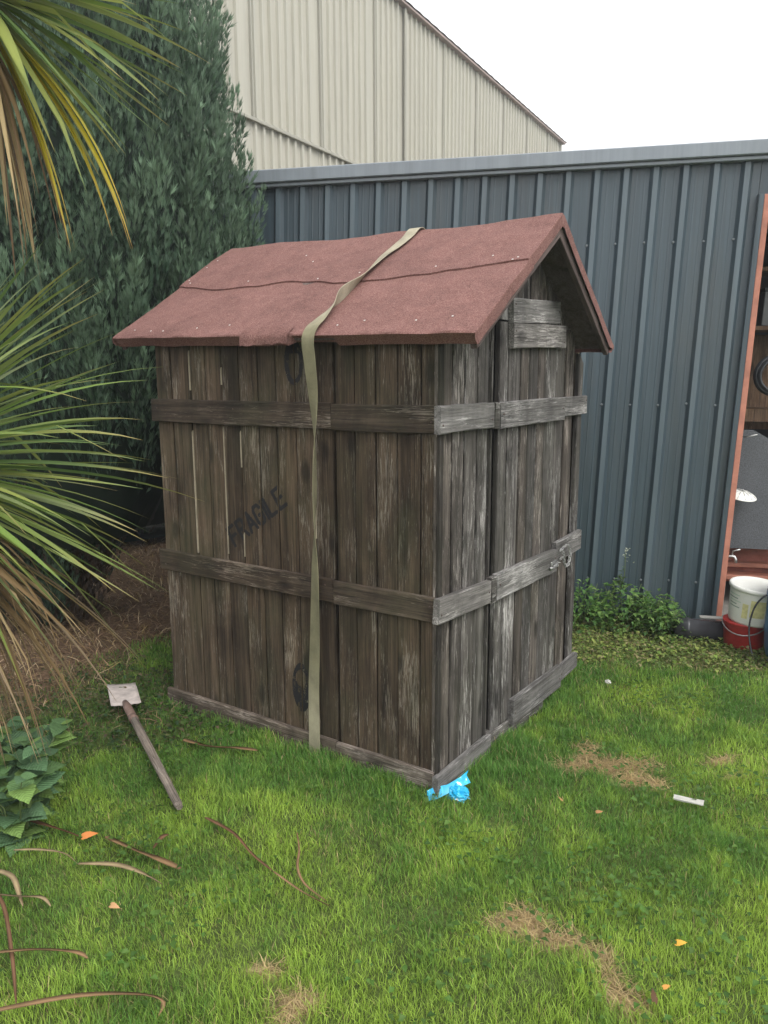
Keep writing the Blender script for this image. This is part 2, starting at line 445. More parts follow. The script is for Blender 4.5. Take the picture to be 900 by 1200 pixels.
def soil(x, y):
    """1 on the bare brown bed under the conifer and palms"""
    n = (fbm(x, y, 2.2, 8)-.5)*.7
    d = -(x+2.12) - .12*y + n*.6        # beyond the line running past the shed's far corner
    return np.clip(d*3.0+.2, 0, 1)
def weedzone(x, y):
    d = (np.asarray(x)-WB[0])*WN[0]+(np.asarray(y)-WB[1])*WN[1]
    n = (fbm(x, y, 2.5, 12)-.5)*.6
    return np.clip((d+1.02+n)*4, 0, 1)*(np.asarray(x) > -.45)
def leftweeds(x, y):
    n = (fbm(x, y, 3, 14)-.5)*.5
    d = np.sqrt(((x+1.85)/.75)**2+((y+.15)/.55)**2)
    return np.clip((1.1-d+n)*3, 0, 1)
ax = np.unique(np.concatenate([np.linspace(-60, -6, 14), np.linspace(-6, -4, 12), np.linspace(-4, 2.2, 156), np.linspace(2.2, 6, 12), np.linspace(6, 60, 14)]))
ay = np.unique(np.concatenate([np.linspace(-60, -6, 14), np.linspace(-6, -2, 16), np.linspace(-2, 4, 150), np.linspace(4, 8, 12), np.linspace(8, 60, 14)]))
GX, GY = np.meshgrid(ax, ay, indexing='ij')
V = np.stack([GX, GY, gz(GX, GY)], -1).reshape(-1, 3)
ni, nj = GX.shape; I, J = np.meshgrid(np.arange(ni-1), np.arange(nj-1), indexing='ij'); q = (I*nj+J).reshape(-1)
F = np.stack([q, q+nj, q+nj+1, q+1], -1)
st = straw(V[:, 0], V[:, 1])[:, None]; sl = soil(V[:, 0], V[:, 1])[:, None]; wz = weedzone(V[:, 0], V[:, 1])[:, None]
cg = np.array([.085, .115, .034])*(1-st) + np.array([.46, .335, .19])*st
cg = cg*(1-wz*.7) + np.array([.12, .11, .045])*wz*.7
cg = cg*(1-sl) + np.array([.15, .098, .062])*sl
ground = link('ground', bigmesh('ground', V, [F], cg, True), M['ground']); props(ground, kind='structure')

# ================================================================== GRASS
def project(x, y, z):
    d = np.stack([x-CAM.x, y-CAM.y, z-CAM.z], -1)
    zz = d @ np.array(_f); return 450+891.456*(d @ np.array(_r))/zz, 600-891.456*(d @ np.array(_u))/zz, zz
def in_shed(x, y, m=0.0): return (x > -1.53-m) & (x < 0+m) & (y > 0-m) & (y < 1.5+m)
def blades(n, x, y, h, wd, lean, col, tipcol, az=None, flat=0.0):
    """n grass blades: three-segment tapering strips"""
    az = rng.uniform(0, 2*np.pi, n) if az is None else az
    fx, fy = np.cos(az), np.sin(az); sx, sy = -fy, fx
    tw = rng.uniform(-1.2, 1.2, n); sx, sy = sx*np.cos(tw)+fx*np.sin(tw)*.6, sy*np.cos(tw)+fy*np.sin(tw)*.6
    z0 = gz(x, y)-.006
    V = np.zeros((n, 7, 3)); C = np.zeros((n, 7, 3))
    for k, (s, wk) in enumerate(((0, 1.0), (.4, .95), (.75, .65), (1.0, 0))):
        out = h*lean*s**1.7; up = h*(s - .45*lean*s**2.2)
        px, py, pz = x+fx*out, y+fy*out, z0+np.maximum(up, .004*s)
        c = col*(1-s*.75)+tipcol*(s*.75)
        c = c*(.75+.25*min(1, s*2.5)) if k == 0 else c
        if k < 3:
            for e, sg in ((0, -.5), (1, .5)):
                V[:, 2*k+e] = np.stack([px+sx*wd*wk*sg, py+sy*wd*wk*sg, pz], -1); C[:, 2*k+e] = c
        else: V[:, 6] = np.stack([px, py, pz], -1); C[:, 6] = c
    b = (np.arange(n)*7)[:, None]
    Q = np.concatenate([b+np.array([[0, 1, 3, 2]]), b+np.array([[2, 3, 5, 4]])]); T = b+np.array([[4, 5, 6]])
    return V.reshape(-1, 3), [Q, T], C.reshape(-1, 3)
NC = 1720000
x = rng.uniform(-4.2, 3.0, NC); y = rng.uniform(-2.3, 3.6, NC)
px, py, pd = project(x, y, np.zeros(NC))
ok = (pd > .5) & (px > -420) & (px < 1350) & (py < 1420) & ~in_shed(x, y, -.02)
dw = (x-WB[0])*WN[0]+(y-WB[1])*WN[1]
ok &= (dw < -.02)
s_ = straw(x, y); so_ = soil(x, y); wz_ = weedzone(x, y); lw = leftweeds(x, y)
keep = (1-.5*np.clip((fbm(x, y, 13, 73)-.55)*5, 0, 1))*(1-.80*s_)*(1-so_)*(1-.72*wz_)*(1-.75*lw)*np.clip(2.9/np.maximum(pd, .1), .3, 1)**1.3
outf = (px < -60) | (px > 960) | (py > 1260); keep = keep*np.where(outf, .35, 1)
ok &= rng.random(NC) < keep
x = x[ok]; y = y[ok]; pd = np.where(outf, np.maximum(pd, 2.4)*1.5, pd)[ok]; s_ = s_[ok]; wz_ = wz_[ok]; lw = lw[ok]; n = len(x)
edge = np.zeros(n)
sx0 = np.maximum(np.maximum(-1.53-x, x-0), np.maximum(0-y, y-1.5)); edge = np.exp(-np.clip(sx0, 0, None)/.10)
tuft = fbm(x, y, 7, 41); big = fbm(x, y, 1.1, 51)
h = (.016+.032*rng.random(n)**1.3+.066*np.clip(tuft-.46, 0, 1)+.030*edge+.022*np.clip((x-y-.9)*.8, 0, 1)*rng.random(n))*(1-.4*wz_)*(1-.4*s_)
wd = (.0012+.0016*rng.random(n)**2)*np.clip(pd/2.4, 1, 2.3)
lean = np.clip(.12+.55*rng.random(n)+.5*s_, 0, 1.2)
mixc = np.clip((fbm(x, y, 2.0, 61)-.5)*2.2+(fbm(x, y, 9, 67)-.5)*1.5+.38 + .50*np.clip(x-.15-.35*y, -1.0, 1.1) + rng.normal(0, .22, n), 0, 1)[:, None]
gd = np.array([.108, .245, .048]); gl = np.array([.345, .490, .080])
col = gd*(1-mixc)+gl*mixc
dry = (rng.random(n) < .02+.06*np.clip((fbm(x, y, 4, 69)-.5)*4, 0, 1)+.75*s_+.18*wz_)[:, None]
col = np.where(dry, np.array([.50, .39, .20])*(.7+.5*rng.random((n, 1))), col)
col = col*(.72+.5*rng.random((n, 1)))
tip = np.where(dry, col*1.1, col*1.25+np.array([.02, .02, .0]))
windaz = 2*np.pi*fbm(x, y, 3.0, 71)*1.6+rng.normal(0, 1.9, n)
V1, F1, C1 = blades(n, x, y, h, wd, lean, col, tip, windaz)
# short straw lying in the bare patches
ns = 110000
xs = rng.uniform(-.1, 1.3, ns); ys = rng.uniform(-1.3, 1.5, ns); keep = rng.random(ns) < straw(xs, ys)**1.5*.9
xs = xs[keep]; ys = ys[keep]; ns = len(xs)
cs = np.array([.52, .40, .21])*(.55+.7*rng.random((ns, 1)))
V2, F2, C2 = blades(ns, xs, ys, .02+.035*rng.random(ns), .002+.0012*rng.random(ns), .9+.5*rng.random(ns), cs, cs*1.1)
Vg = np.concatenate([V1, V2]); Fg = F1+[f+len(V1) for f in F2]
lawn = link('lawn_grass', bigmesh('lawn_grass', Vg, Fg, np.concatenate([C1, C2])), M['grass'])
props(lawn, 'green lawn grass with straw coloured bare patches around the crate shed', 'grass', kind='stuff')

# ---- broad little leaves: (n) leaves as two-quad folded diamonds
def leaves(x, y, z, size, az, tilt, col, aspect=.7):
    n = len(x); fx, fy = np.cos(az), np.sin(az); ct, stt = np.cos(tilt), np.sin(tilt)
    d = np.stack([fx*ct, fy*ct, stt], -1); s = np.stack([-fy, fx, rng.uniform(-.35, .35, n)], -1)
    up = np.cross(d, s)*.18
    o = np.stack([x, y, z], -1); Ls = size[:, None]
    P = [o, o+d*Ls*.45+s*Ls*aspect*.5+up*Ls, o+d*Ls*.5, o+d*Ls*.45-s*Ls*aspect*.5+up*Ls, o+d*Ls*1.0-up*Ls*.6]
    V = np.stack(P, 1).reshape(-1, 3)
    b = (np.arange(n)*5)[:, None]
    T = np.concatenate([b+np.array([[0, 2, 1]]), b+np.array([[0, 3, 2]]), b+np.array([[1, 2, 4]]), b+np.array([[2, 3, 4]])])
    return V, [T], np.repeat(col, 5, axis=0)
def patch(name, label, cat, n, box, dens, zr, size, cols, tiltr=(-.2, .7)):
    x = rng.uniform(box[0], box[1], n); y = rng.uniform(box[2], box[3], n)
    k = (rng.random(n) < dens(x, y)) & ~in_shed(x, y, .02) & (((x-WB[0])*WN[0]+(y-WB[1])*WN[1]) < -.04)
    x = x[k]; y = y[k]; n = len(x)
    ci = rng.integers(0, len(cols), n); col = np.array(cols)[ci]*(.6+.75*rng.random((n, 1)))
    lump = fbm(x, y, 5, 77)
    V, F, C = leaves(x, y, gz(x, y)+zr[0]+(zr[1]-zr[0])*rng.random(n)*(.3+lump), size[0]+(size[1]-size[0])*rng.random(n), rng.uniform(0, 6.28, n), rng.uniform(*tiltr, n), col)
    o = link(name, bigmesh(name, V, F, C), M['grass']); return props(o, label, cat, kind='stuff')
patch('ground_cover', 'dull yellow green low weeds between the lawn and the slate metal wall', 'weeds', 46000, (-.5, 2.6, .9, 3.3), lambda x, y: weedzone(x, y)*(.35+.65*fbm(x, y, 4, 90)),
      (.0, .045), (.010, .036), [(.20, .29, .06), (.26, .31, .09), (.14, .23, .05), (.32, .28, .14), (.18, .25, .08), (.28, .33, .09)])
patch('low_weeds', 'small leafed dark green weeds around the spade blade beside the brown bed', 'weeds', 15000, (-3.2, -1.0, -1.1, .6), lambda x, y: leftweeds(x, y)*(1-.8*soil(x, y))*(.4+.6*fbm(x, y, 5, 92)),
      (.0, .05), (.012, .032), [(.05, .10, .025), (.08, .13, .035), (.04, .085, .03), (.11, .12, .05), (.13, .105, .06)])
patch('clover', 'round clover leaves scattered through the lawn', 'clover', 16000, (-1.6, 1.6, -1.7, 1.6), lambda x, y: np.clip((fbm(x, y, 2.6, 93)-.5)*3.2, 0, 1)*.75,
      (.028, .058), (.012, .030), [(.08, .165, .03), (.105, .19, .04), (.07, .15, .03)], (-.1, .35))
# brown litter on the bed
n = 26000
x = rng.uniform(-5.5, -1.2, n); y = rng.uniform(-1.6, 2.6, n); k = (rng.random(n) < np.maximum(soil(x, y), leftweeds(x, y)*.15)*.9); x = x[k]; y = y[k]; n = len(x)
c = np.array([(.31, .20, .12), (.22, .14, .085), (.42, .32, .20), (.16, .10, .06), (.30, .21, .09)])[rng.integers(0, 5, n)]*(.5+.8*rng.random((n, 1)))
Va, Fa, Ca = blades(n, x, y, .03+.09*rng.random(n)**2, .003+.005*rng.random(n), 1.0+.5*rng.random(n), c, c*1.1)
props(link('leaf_litter', bigmesh('leaf_litter', Va, Fa, Ca), M['dry']), 'brown dead leaf litter on the bare bed beneath the conifer', 'leaf litter', kind='stuff')

# ================================================================== TIMBER CRATE SHED
shed = thing('timber_shed', (0, 0, 0), 'weathered brown timber crate shed with a red felt pitched roof standing on the lawn', 'shed')
FACE = []          # (x0,x1,yface) of the long side's planks, for the stencil paint
LX = [-1.535, -1.434, -1.311, -1.213, -1.114, -1.012, -.905, -.806, -.701, -.604, -.507]
LX2 = [-.496, -.400, -.302, -.2035, -.1013, -.024]
def tilt(x): return .034*(.148-x)/1.866
def side_plank(x0, x1, yf, mat='wood_brown', z0=.008, z1=1.755):
    g = .0030
    wd = x1-x0-2*g; t = .022; Ln = z1-z0
    o = link('plank', plank_mesh(wd, t, Ln, .0025, 6, .0012), M[mat], shed, Vector(((x0+x1)/2, yf+t/2, (z0+z1)/2)), rot_from((0, 0, 1), (0, 1, 0)))
    return o
for i in range(len(LX)-1):
    yf = .020+rnd.uniform(-.002, .0025); side_plank(LX[i], LX[i+1], yf); FACE.append((LX[i]+.002, LX[i+1]-.002, yf))
for i in range(len(LX2)-1):
    yf = .015+rnd.uniform(-.002, .002); side_plank(LX2[i], LX2[i+1], yf); FACE.append((LX2[i]+.002, LX2[i+1]-.002, yf))
def hbar(name, a, b, zc, h, yout, t, mat, parent, skew=0.0, face='left', zc2=None, label=None):
    """horizontal board on a face; a..b along the face, yout = outer surface offset (outwards positive)"""
    z2 = zc if zc2 is None else zc2
    if face == 'left':
        p0 = Vector((a, -yout+t/2, zc)); p1 = Vector((b, -yout+t/2, z2)); inn = (0, 1, 0)
    else:
        p0 = Vector((yout-t/2, a, zc)); p1 = Vector((yout-t/2, b, z2)); inn = (-1, 0, 0)
    R_ = rot_from(p1-p0, inn)
    o = link(name, plank_mesh(h, t, (p1-p0).length, .003, 7, .0016), M[mat], parent, (p0+p1)/2, R_)
    if label: o['label'] = label
    return o
nail_heads = []
for (z0, z1, yo) in ((1.405, 1.508, .0), (.695, .792, .002), (-.012, .083, .004)):
    for b_ in (hbar('batten', -1.555, -.5055, (z0+z1)/2+.001, z1-z0, yo, .022, 'wood_base' if z0 < .1 else 'wood_batten', shed),
               hbar('batten', -.5015, -.030, (z0+z1)/2-.003, z1-z0, yo+.002, .022, 'wood_base' if z0 < .1 else 'wood_batten', shed, zc2=(z0+z1)/2+.001)):
        nail_heads.append((b_, Vector((0, -1, 0))))
# exposed pale edges where boards have shrunk apart
for (xx, z0, z1) in ((-1.311, 1.55, 1.725), (-1.114, 1.575, 1.65), (-1.311, .80, 1.37), (-1.114, .82, 1.395), (-1.012, 1.22, 1.38), (-1.012, .82, .93), (-.604, .95, 1.08)):
    wv = rnd.uniform(.0035, .0062)
    V = [(xx-wv/2, .0185, z0), (xx+wv/2, .0185, z0+.02), (xx+wv*.35, .0185, z1), (xx-wv*.3, .0185, z1-.01), (xx-wv/2, .026, z0), (xx+wv/2, .026, z0), (xx+wv*.35, .026, z1), (xx-wv*.3, .026, z1)]
    link('board_edge', mesh('board_edge', V, [(0, 1, 2, 3), (4, 7, 6, 5), (0, 4, 5, 1), (2, 6, 7, 3), (1, 5, 6, 2), (0, 3, 7, 4)]), M['tongue'], shed)
# corner posts
link('corner_post', plank_mesh(.014, .024, 1.74, .003, 6), M['wood_dark'], shed, Vector((-.0215, .017, .875)), rot_from((0, 0, 1), (0, 1, 0)))
link('corner_post', plank_mesh(.045, .045, 1.72, .003, 6), M['wood_dark'], shed, Vector((-1.515, 1.485, .87)), rot_from((0, 0, 1), (0, 1, 0)))
link('corner_post', plank_mesh(.045, .05, 1.70, .003, 6), M['wood_dark'], shed, Vector((-1.512, .070, .87)), rot_from((0, 0, 1), (0, 1, 0)))
# added inner shell blocks light so that joints read dark: back, far side, inside faces
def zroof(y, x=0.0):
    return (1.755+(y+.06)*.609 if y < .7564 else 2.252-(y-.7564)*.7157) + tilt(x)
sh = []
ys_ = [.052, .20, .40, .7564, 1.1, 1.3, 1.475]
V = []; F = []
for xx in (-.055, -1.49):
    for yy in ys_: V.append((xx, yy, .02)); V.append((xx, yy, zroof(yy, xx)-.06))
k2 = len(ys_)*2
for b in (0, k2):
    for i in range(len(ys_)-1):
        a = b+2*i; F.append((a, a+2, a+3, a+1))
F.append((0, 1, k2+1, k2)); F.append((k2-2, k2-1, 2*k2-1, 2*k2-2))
link('light_block_shell', mesh('light_block_shell', V, F), M['wood_dark'], shed)
# back and far-end boarding
for i in range(14):
    x0 = -1.535+i*1.5/14
    side_o = link('plank', plank_mesh(1.5/14-.004, .022, 1.74, .0025, 4), M['wood_brown'], shed, Vector((x0+.054, 1.489, .88)), rot_from((0, 0, 1), (0, -1, 0)))
for i in range(14):
    y0 = .075+i*1.4/14; ztop = min(zroof(y0+.01, -1.53), zroof(y0+.09, -1.53))-.055
    link('plank', plank_mesh(.096, .022, ztop-.01, .0025, 4), M['wood_brown'], shed, Vector((-1.526, y0+.05, (ztop+.01)/2)), rot_from((0, 0, 1), (1, 0, 0)))
# right (gable) face
def gable_plank(y0, y1, xf, parent, mat='wood_grey', z0=.01, z1=None, t=.022, name='plank'):
    g = .0055; wd = y1-y0-2*g
    zl = (zroof(y0)-.052) if z1 is None else z1; zr_ = (zroof(y1)-.052) if z1 is None else z1
    ya = (y0+y1)/2; zt = min(zl, zr_)
    # local X runs towards -Y or +Y depending on rot; outward normal is +X
    R_ = rot_from((0, 0, 1), (-1, 0, 0)); flip = R_.col[0].y < 0
    tp = (zl-zt, zr_-zt) if not flip else (zr_-zt, zl-zt)
    return link(name, plank_mesh(wd, t, zt-z0, .0025, 6, .0014, top=tp if z1 is None else None), M[mat], parent, Vector((xf-t/2, ya, (z0+zt)/2)), R_)
RY = [.004, .110, .205, .313, .412]
for i in range(4): gable_plank(RY[i], RY[i+1], -.022+rnd.uniform(-.003, .002), shed)
gable_plank(.414, .436, -.012, shed, t=.03, mat='wood_grey', name='door_post')
gable_plank(.438, .488, -.050, shed, mat='wood_dark', t=.018, name='jamb')
DY = [.493, .585, .710, .804, .912, 1.005, 1.136, 1.250, 1.373]
door = link('door', box_mesh(-.052, -.046, .492, 1.374, .055, 1.825), M['wood_dark'], shed)
for i in range(8):
    gable_plank(DY[i], DY[i+1], -.018+rnd.uniform(-.003, .003), door, z0=.045+rnd.uniform(-.012, .012), z1=1.826)
for i in range(8):
    gable_plank(DY[i]+rnd.uniform(-.004, .004)*0, DY[i+1], -.021+rnd.uniform(-.002, .002), shed, z0=1.834)
gable_plank(1.375, 1.436, -.055, shed, mat='wood_dark', t=.018, name='jamb')
gable_plank(1.438, 1.512, -.016, shed)
# gable face boards
G = 'wood_grey_batten'
hbar('batten', -.028, .408, .750, .096, .008, .028, G, shed, face='right', zc2=.722)
hbar('batten', -.028, .408, 1.4565, .100, .006, .028, G, shed, face='right', zc2=1.454)
hbar('batten', -.028, .440, .040, .088, .006, .026, G, shed, face='right', zc2=.026)
hbar('post_block', .410, .452, .725, .112, .012, .03, 'wood_grey', shed, face='right')
hbar('post_block', .410, .452, 1.452, .105, .010, .03, 'wood_grey', shed, face='right')
hbar('batten', .458, 1.187, 1.449, .107, .012, .030, G, door, face='right', zc2=1.450)
hbar('batten', .458, 1.150, .727, .114, .014, .030, G, door, face='right', zc2=.703)
hbar('batten', .665, 1.277, .084, .118, .012, .030, G, door, face='right', zc2=.050)
hbar('batten', .572, 1.172, 1.7695, .101, .010, .026, G, door, face='right', zc2=1.786)
hbar('batten', .572, 1.100, 1.872, .100, .006, .024, G, shed, face='right', zc2=1.893)
hbar('batten', 1.190, 1.525, 1.457, .094, .004, .024, G, shed, face='right', zc2=1.457)
hbar('batten', 1.153, 1.520, .738, .104, .006, .024, G, shed, face='right', zc2=.742)
hbar('batten', 1.280, 1.525, .060, .082, .010, .026, G, shed, face='right', zc2=.062)
hbar('sill', .445, 1.080, .022, .080, -.008, .05, 'wood_grey', shed, face='right', zc2=-.040)
rust_nail = lathe_mesh([(.0042, -.001), (.0042, .0012), (.002, .002)], 7); rust_nail.materials.append(M['rust_nail'])
nail_heads += [(o, Vector((1, 0, 0))) for o in list(shed.children)+list(door.children) if o.name.startswith('batten') and abs(o.matrix_basis.col[2][1]) > .5]
for (b_, nrm) in nail_heads:
    Ln = max(v.co.z for v in b_.data.vertices); tk = max(abs(v.co.y) for v in b_.data.vertices)
    for f in np.linspace(-.92, .92, max(2, int(Ln*7))):
        p = b_.matrix_basis @ Vector((rnd.uniform(-.025, .025), 0, f*Ln)); p += nrm*(tk*.97)
        o = bpy.data.objects.new('nail', rust_nail); COL.objects.link(o); o.matrix_basis = Matrix.Translation(p) @ nrm.to_track_quat('Z', 'Y').to_matrix().to_4x4(); adopt(o, b_ if b_.parent is shed else door)
# stencil paint: small cells laid on each plank's own face, with worn gaps
def seg_d(px, py, a, b):
    ax_, ay_ = a; bx, by = b; dx, dy = bx-ax_, by-ay_; Lq = dx*dx+dy*dy
    t = np.clip(((px-ax_)*dx+(py-ay_)*dy)/Lq, 0, 1); return np.hypot(px-ax_-t*dx, py-ay_-t*dy)
GL = {'F': [((0, 0), (0, 1)), ((0, 1), (.5, 1)), ((0, .5), (.42, .5))],
      'R': [((0, 0), (0, 1)), ((0, 1), (.38, 1)), ((.38, 1), (.5, .88)), ((.5, .88), (.5, .62)), ((.5, .62), (.38, .5)), ((.38, .5), (0, .5)), ((.25, .5), (.52, 0))],
      'A': [((0, 0), (.27, 1)), ((.27, 1), (.54, 0)), ((.1, .32), (.44, .32))],
      'G': [((.5, .82), (.4, 1)), ((.4, 1), (.12, 1)), ((.12, 1), (0, .85)), ((0, .85), (0, .15)), ((0, .15), (.12, 0)), ((.12, 0), (.4, 0)), ((.4, 0), (.5, .12)), ((.5, .12), (.5, .46)), ((.5, .46), (.28, .46))],
      'I': [((.0, 0), (.0, 1))], 'L': [((0, 0), (0, 1)), ((0, 0), (.46, 0))],
      'E': [((0, 0), (0, 1)), ((0, 1), (.48, 1)), ((0, .5), (.42, .5)), ((0, 0), (.48, 0))]}
def on_planks(name, inside, box, cell, wear):
    xs = np.arange(box[0], box[1], cell); zs = np.arange(box[2], box[3], cell)
    V = []; F = []
    for xx in xs:
        xc = xx+cell/2; yf = None
        for (a, b, q_) in FACE:
            if a+.001 < xx and xx+cell < b-.001: yf = q_
        if yf is None: continue
        zc = zs+cell/2; ins = inside(np.full_like(zc, xc), zc)
        wn = fbm(np.full_like(zc, xc)*1.6, zc*.8, 55, 5)+.35*rng.random(len(zc))
        for zz, i_, w_ in zip(zs, ins, wn):
            if i_ and w_ > wear:
                b = len(V); yy = yf-.0016
                V += [(xx, yy, zz), (xx+cell, yy, zz), (xx+cell, yy, zz+cell), (xx, yy, zz+cell)]; F.append((b, b+1, b+2, b+3))
    o = link(name, mesh(name, V, F), M['stencil'], shed); return o
ang = math.atan2(.222, .315); Ht = .083
def fragile(x, z):
    dx = x+1.072; dz = z-.862; u = (dx*math.cos(ang)+dz*math.sin(ang))/Ht; v = (-dx*math.sin(ang)+dz*math.cos(ang))/Ht
    r = np.zeros(len(x), bool); cx = 0.06
    for ch in 'FRAGILE':
        wch = .0 if ch == 'I' else .54
        for (a, b) in GL[ch]: r |= seg_d(u, v, (a[0]+cx, a[1]), (b[0]+cx, b[1])) < .098
        cx += wch+.22
    return r
on_planks('stencil_lettering', fragile, (-1.13, -.68, .80, 1.16), .0026, .22)
def mark_top(x, z):
    e = ((x+.703)/.050)**2+((z-1.668)/.092)**2; i_ = ((x+.700)/.029)**2+((z-1.662)/.064)**2
    return (e < 1) & ((i_ > 1) | (z > 1.70))
def mark_bot(x, z):
    e = ((x+.703)/.052)**2+((z-.275)/.112)**2; i_ = ((x+.705)/.030)**2+((z-.316)/.040)**2
    return (e < 1) & (i_ > 1)
on_planks('stencil_mark', mark_top, (-.78, -.62, 1.55, 1.75), .0028, .44)
on_planks('stencil_mark', mark_bot, (-.78, -.62, .14, .41), .0028, .52)
# ---- roof: deck with felt sheets folded over every edge
XL, XR = -1.718, .148
def rp(x, s, lift=0.0, side=0):
    """point on the roof: s 0 at eave to 1 at ridge; side 0 front, 1 back"""
    sag = -.010*math.sin(math.pi*(x-XL)/(XR-XL))*s
    if side == 0: return Vector((x-.017*s, -.06+.8164*s, 1.755+.497*s+tilt(x)+sag)) + Vector((0, -.52, .854))*lift
    return Vector((x-.017*s, 1.4509-.6945*s, 1.755+.497*s+tilt(x)+sag)) + Vector((0, .58, .815))*lift
V = []; F = []
for side in (0, 1):
    b = len(V)
    for dz in (-.004, -.026):
        for (xx, s) in ((XL+.006, .004), (XR-.006, .004), (XR-.006, .985), (XL+.006, .985)): V.append(rp(xx, s, dz, side))
    for q_ in ((0, 1, 2, 3), (7, 6, 5, 4), (0, 4, 5, 1), (1, 5, 6, 2), (2, 6, 7, 3), (3, 7, 4, 0)): F.append(tuple(b+k for k in q_))
roof = link('roof', mesh('roof', V, F), M['roof_board'], shed)
# verge boards under the felt edge
for side in (0, 1):
    for xx in (XR-.021, XL+.021):
        p0, p1 = rp(xx, .012, -.048, side), rp(xx, .975, -.048, side)
        link('verge_board', plank_mesh(.024, .042, (p1-p0).length, .002, 4), M['roof_board'], roof, (p0+p1)/2, rot_from(p1-p0, p0-rp(xx, .012, 0, side)))
p0, p1 = rp(XL+.03, .075, -.046), rp(XR-.03, .075, -.046)
link('eave_board', plank_mesh(.03, .042, (p1-p0).length, .002, 4), M['wood_dark'], roof, (p0+p1)/2, rot_from(p1-p0, (0, 0, 1)))
def lapline(x):
    t = (x-XL)/(XR-XL)
    pts = [(0, .525), (.04, .512), (.16, .468), (.29, .482), (.39, .512), (.47, .50), (.56, .462), (.65, .465), (.78, .493), (.83, .52), (1, .56)]
    for (a, b), (c, d) in zip(pts, pts[1:]):
        if a <= t <= c:
            f = (t-a)/(c-a); f = f*f*(3-2*f); return b+(d-b)*f
    return .5
def wrinkle(x, s):
    a = (float(fbm(x, s*.95, 5.0, 101))-.5)*(.004+.007*min(1, s*4)) + (float(fbm(x, s*.95, 14, 111))-.5)*.005
    a += .0028*max(0, 1-s/.25)*math.sin(x*9+4*math.sin(x*5))            # buckled above the eave
    a += .005*max(0, (s-.86)/.14)*math.sin(x*9+1)
    return a
def eave_drop(x):
    d = .038+.006*float(fbm(x, .3, 8, 7))
    if -.905 < x < -.652: d = .040+.008*float(fbm(x, .7, 10, 9)) - .012*(x+.905)/.25*0
    elif -.652 <= x < -.44: d = .030
    return d
def sheet(name, s0f, s1f, side, base, nx=110, nsl=26, drop_eave=False, wrap=False, lip=False):
    xs = np.linspace(XL, XR, nx); rows = []
    for xx in xs:
        col = []
        if drop_eave:
            d = eave_drop(xx); bulge = .004 if -.905 < xx < -.652 else -.002
            e = rp(xx, 0, base+wrinkle(xx, 0)*.4, side); oy = -1 if side == 0 else 1
            col += [e+Vector((0, oy*(bulge*.4) if bulge > 0 else -oy*.034, -d)), e+Vector((0, oy*bulge if bulge > 0 else -oy*.016, -d*.55)), e+Vector((0, oy*.003, -.006))]
        s0, s1 = s0f(xx), s1f(xx)
        if lip: col.append(rp(xx, s0-.0015, base-.009+min(0, wrinkle(xx, s0)), side))
        for s in np.linspace(s0, s1, nsl): col.append(rp(xx, s, base+wrinkle(xx, s), side))
        if wrap:
            for s in (.995, .93, .84): col.append(rp(xx, s, .010, 1))
        rows.append(col)
    # verge folds at both ends
    def fold(col, dx):
        ne = 3 if drop_eave else 0
        return ([p+Vector((dx, 0, -.004 if i >= ne else 0)) for i, p in enumerate(col)],
                [p+Vector((dx*1.3, 0, (-.050-.006*float(fbm(p.y, 1.0, 12, 19)))*min(1, max(0, (i-ne+1)/2)) if i >= ne else 0)) for i, p in enumerate(col)])
    a, b = fold(rows[0], -.003); rows = [b, a]+rows
    a, b = fold(rows[-1], .003); rows = rows+[a, b]
    nr = len(rows[0]); V = [p for c in rows for p in c]; F = []
    for i in range(len(rows)-1):
        for j in range(nr-1): F.append((i*nr+j, (i+1)*nr+j, (i+1)*nr+j+1, i*nr+j+1))
    me = mesh(name, V, F, True); me.set_sharp_from_angle(angle=math.radians(38))
    o = link(name, me, M['felt'], roof); return o
sheet('felt_sheet', lambda x: 0.0, lambda x: .62, 0, .003, drop_eave=True)
sheet('felt_sheet', lapline, lambda x: .995, 0, .010, wrap=True, lip=True)
sheet('felt_sheet', lambda x: 0.0, lambda x: .97, 1, .003, nx=60, nsl=12, drop_eave=True)
# the torn flap lying over the front eave beside the strap
V = []; F = []; nx_ = 14
for i in range(nx_):
    xx = -.905+.253*i/(nx_-1); tz = (1-i/(nx_-1))
    top = rp(xx, .05, .012+wrinkle(xx, .05)); e = rp(xx, 0, .010)
    dd = .052-.003*math.sin(i*1.9)-.012*i/(nx_-1)
    V += [top, e+Vector((0, -.006, -.004)), e+Vector((0, -.011, -dd*.5)), e+Vector((0, -.010-.004*math.sin(i*.8), -dd))]
for i in range(nx_-1):
    for j in range(3): F.append((i*4+j, i*4+j+1, (i+1)*4+j+1, (i+1)*4+j))
link('felt_flap', mesh('felt_flap', V, F, True), M['felt'], roof)
nail_me = lathe_mesh([(.004, 0), (.004, .0012), (.002, .002)], 8)
nail_me.materials.append(M['nail'])
for (xx, s) in [(-1.62, .06), (-1.50, .05), (-1.42, .05), (-1.22, .07), (-1.04, .09), (-1.69, .58), (-1.66, .55), (-1.685, .73), (-1.68, .82), (-1.07, .8), (-.98, .72), (-.83, .52), (-.35, .10), (-.12, .09), (.10, .58), (.085, .56), (-.02, .62), (-.62, .55), (-1.25, .53), (-.25, .56), (.02, .11), (-.46, .07)]:
    nrm = Vector((0, -.52, .854)); o = bpy.data.objects.new('roof_nail', nail_me); COL.objects.link(o)
    o.matrix_basis = Matrix.Translation(rp(xx, s, (.011 if s > lapline(xx) else .004)+wrinkle(xx, s))) @ nrm.to_track_quat('Z', 'Y').to_matrix().to_4x4()
    adopt(o, roof)

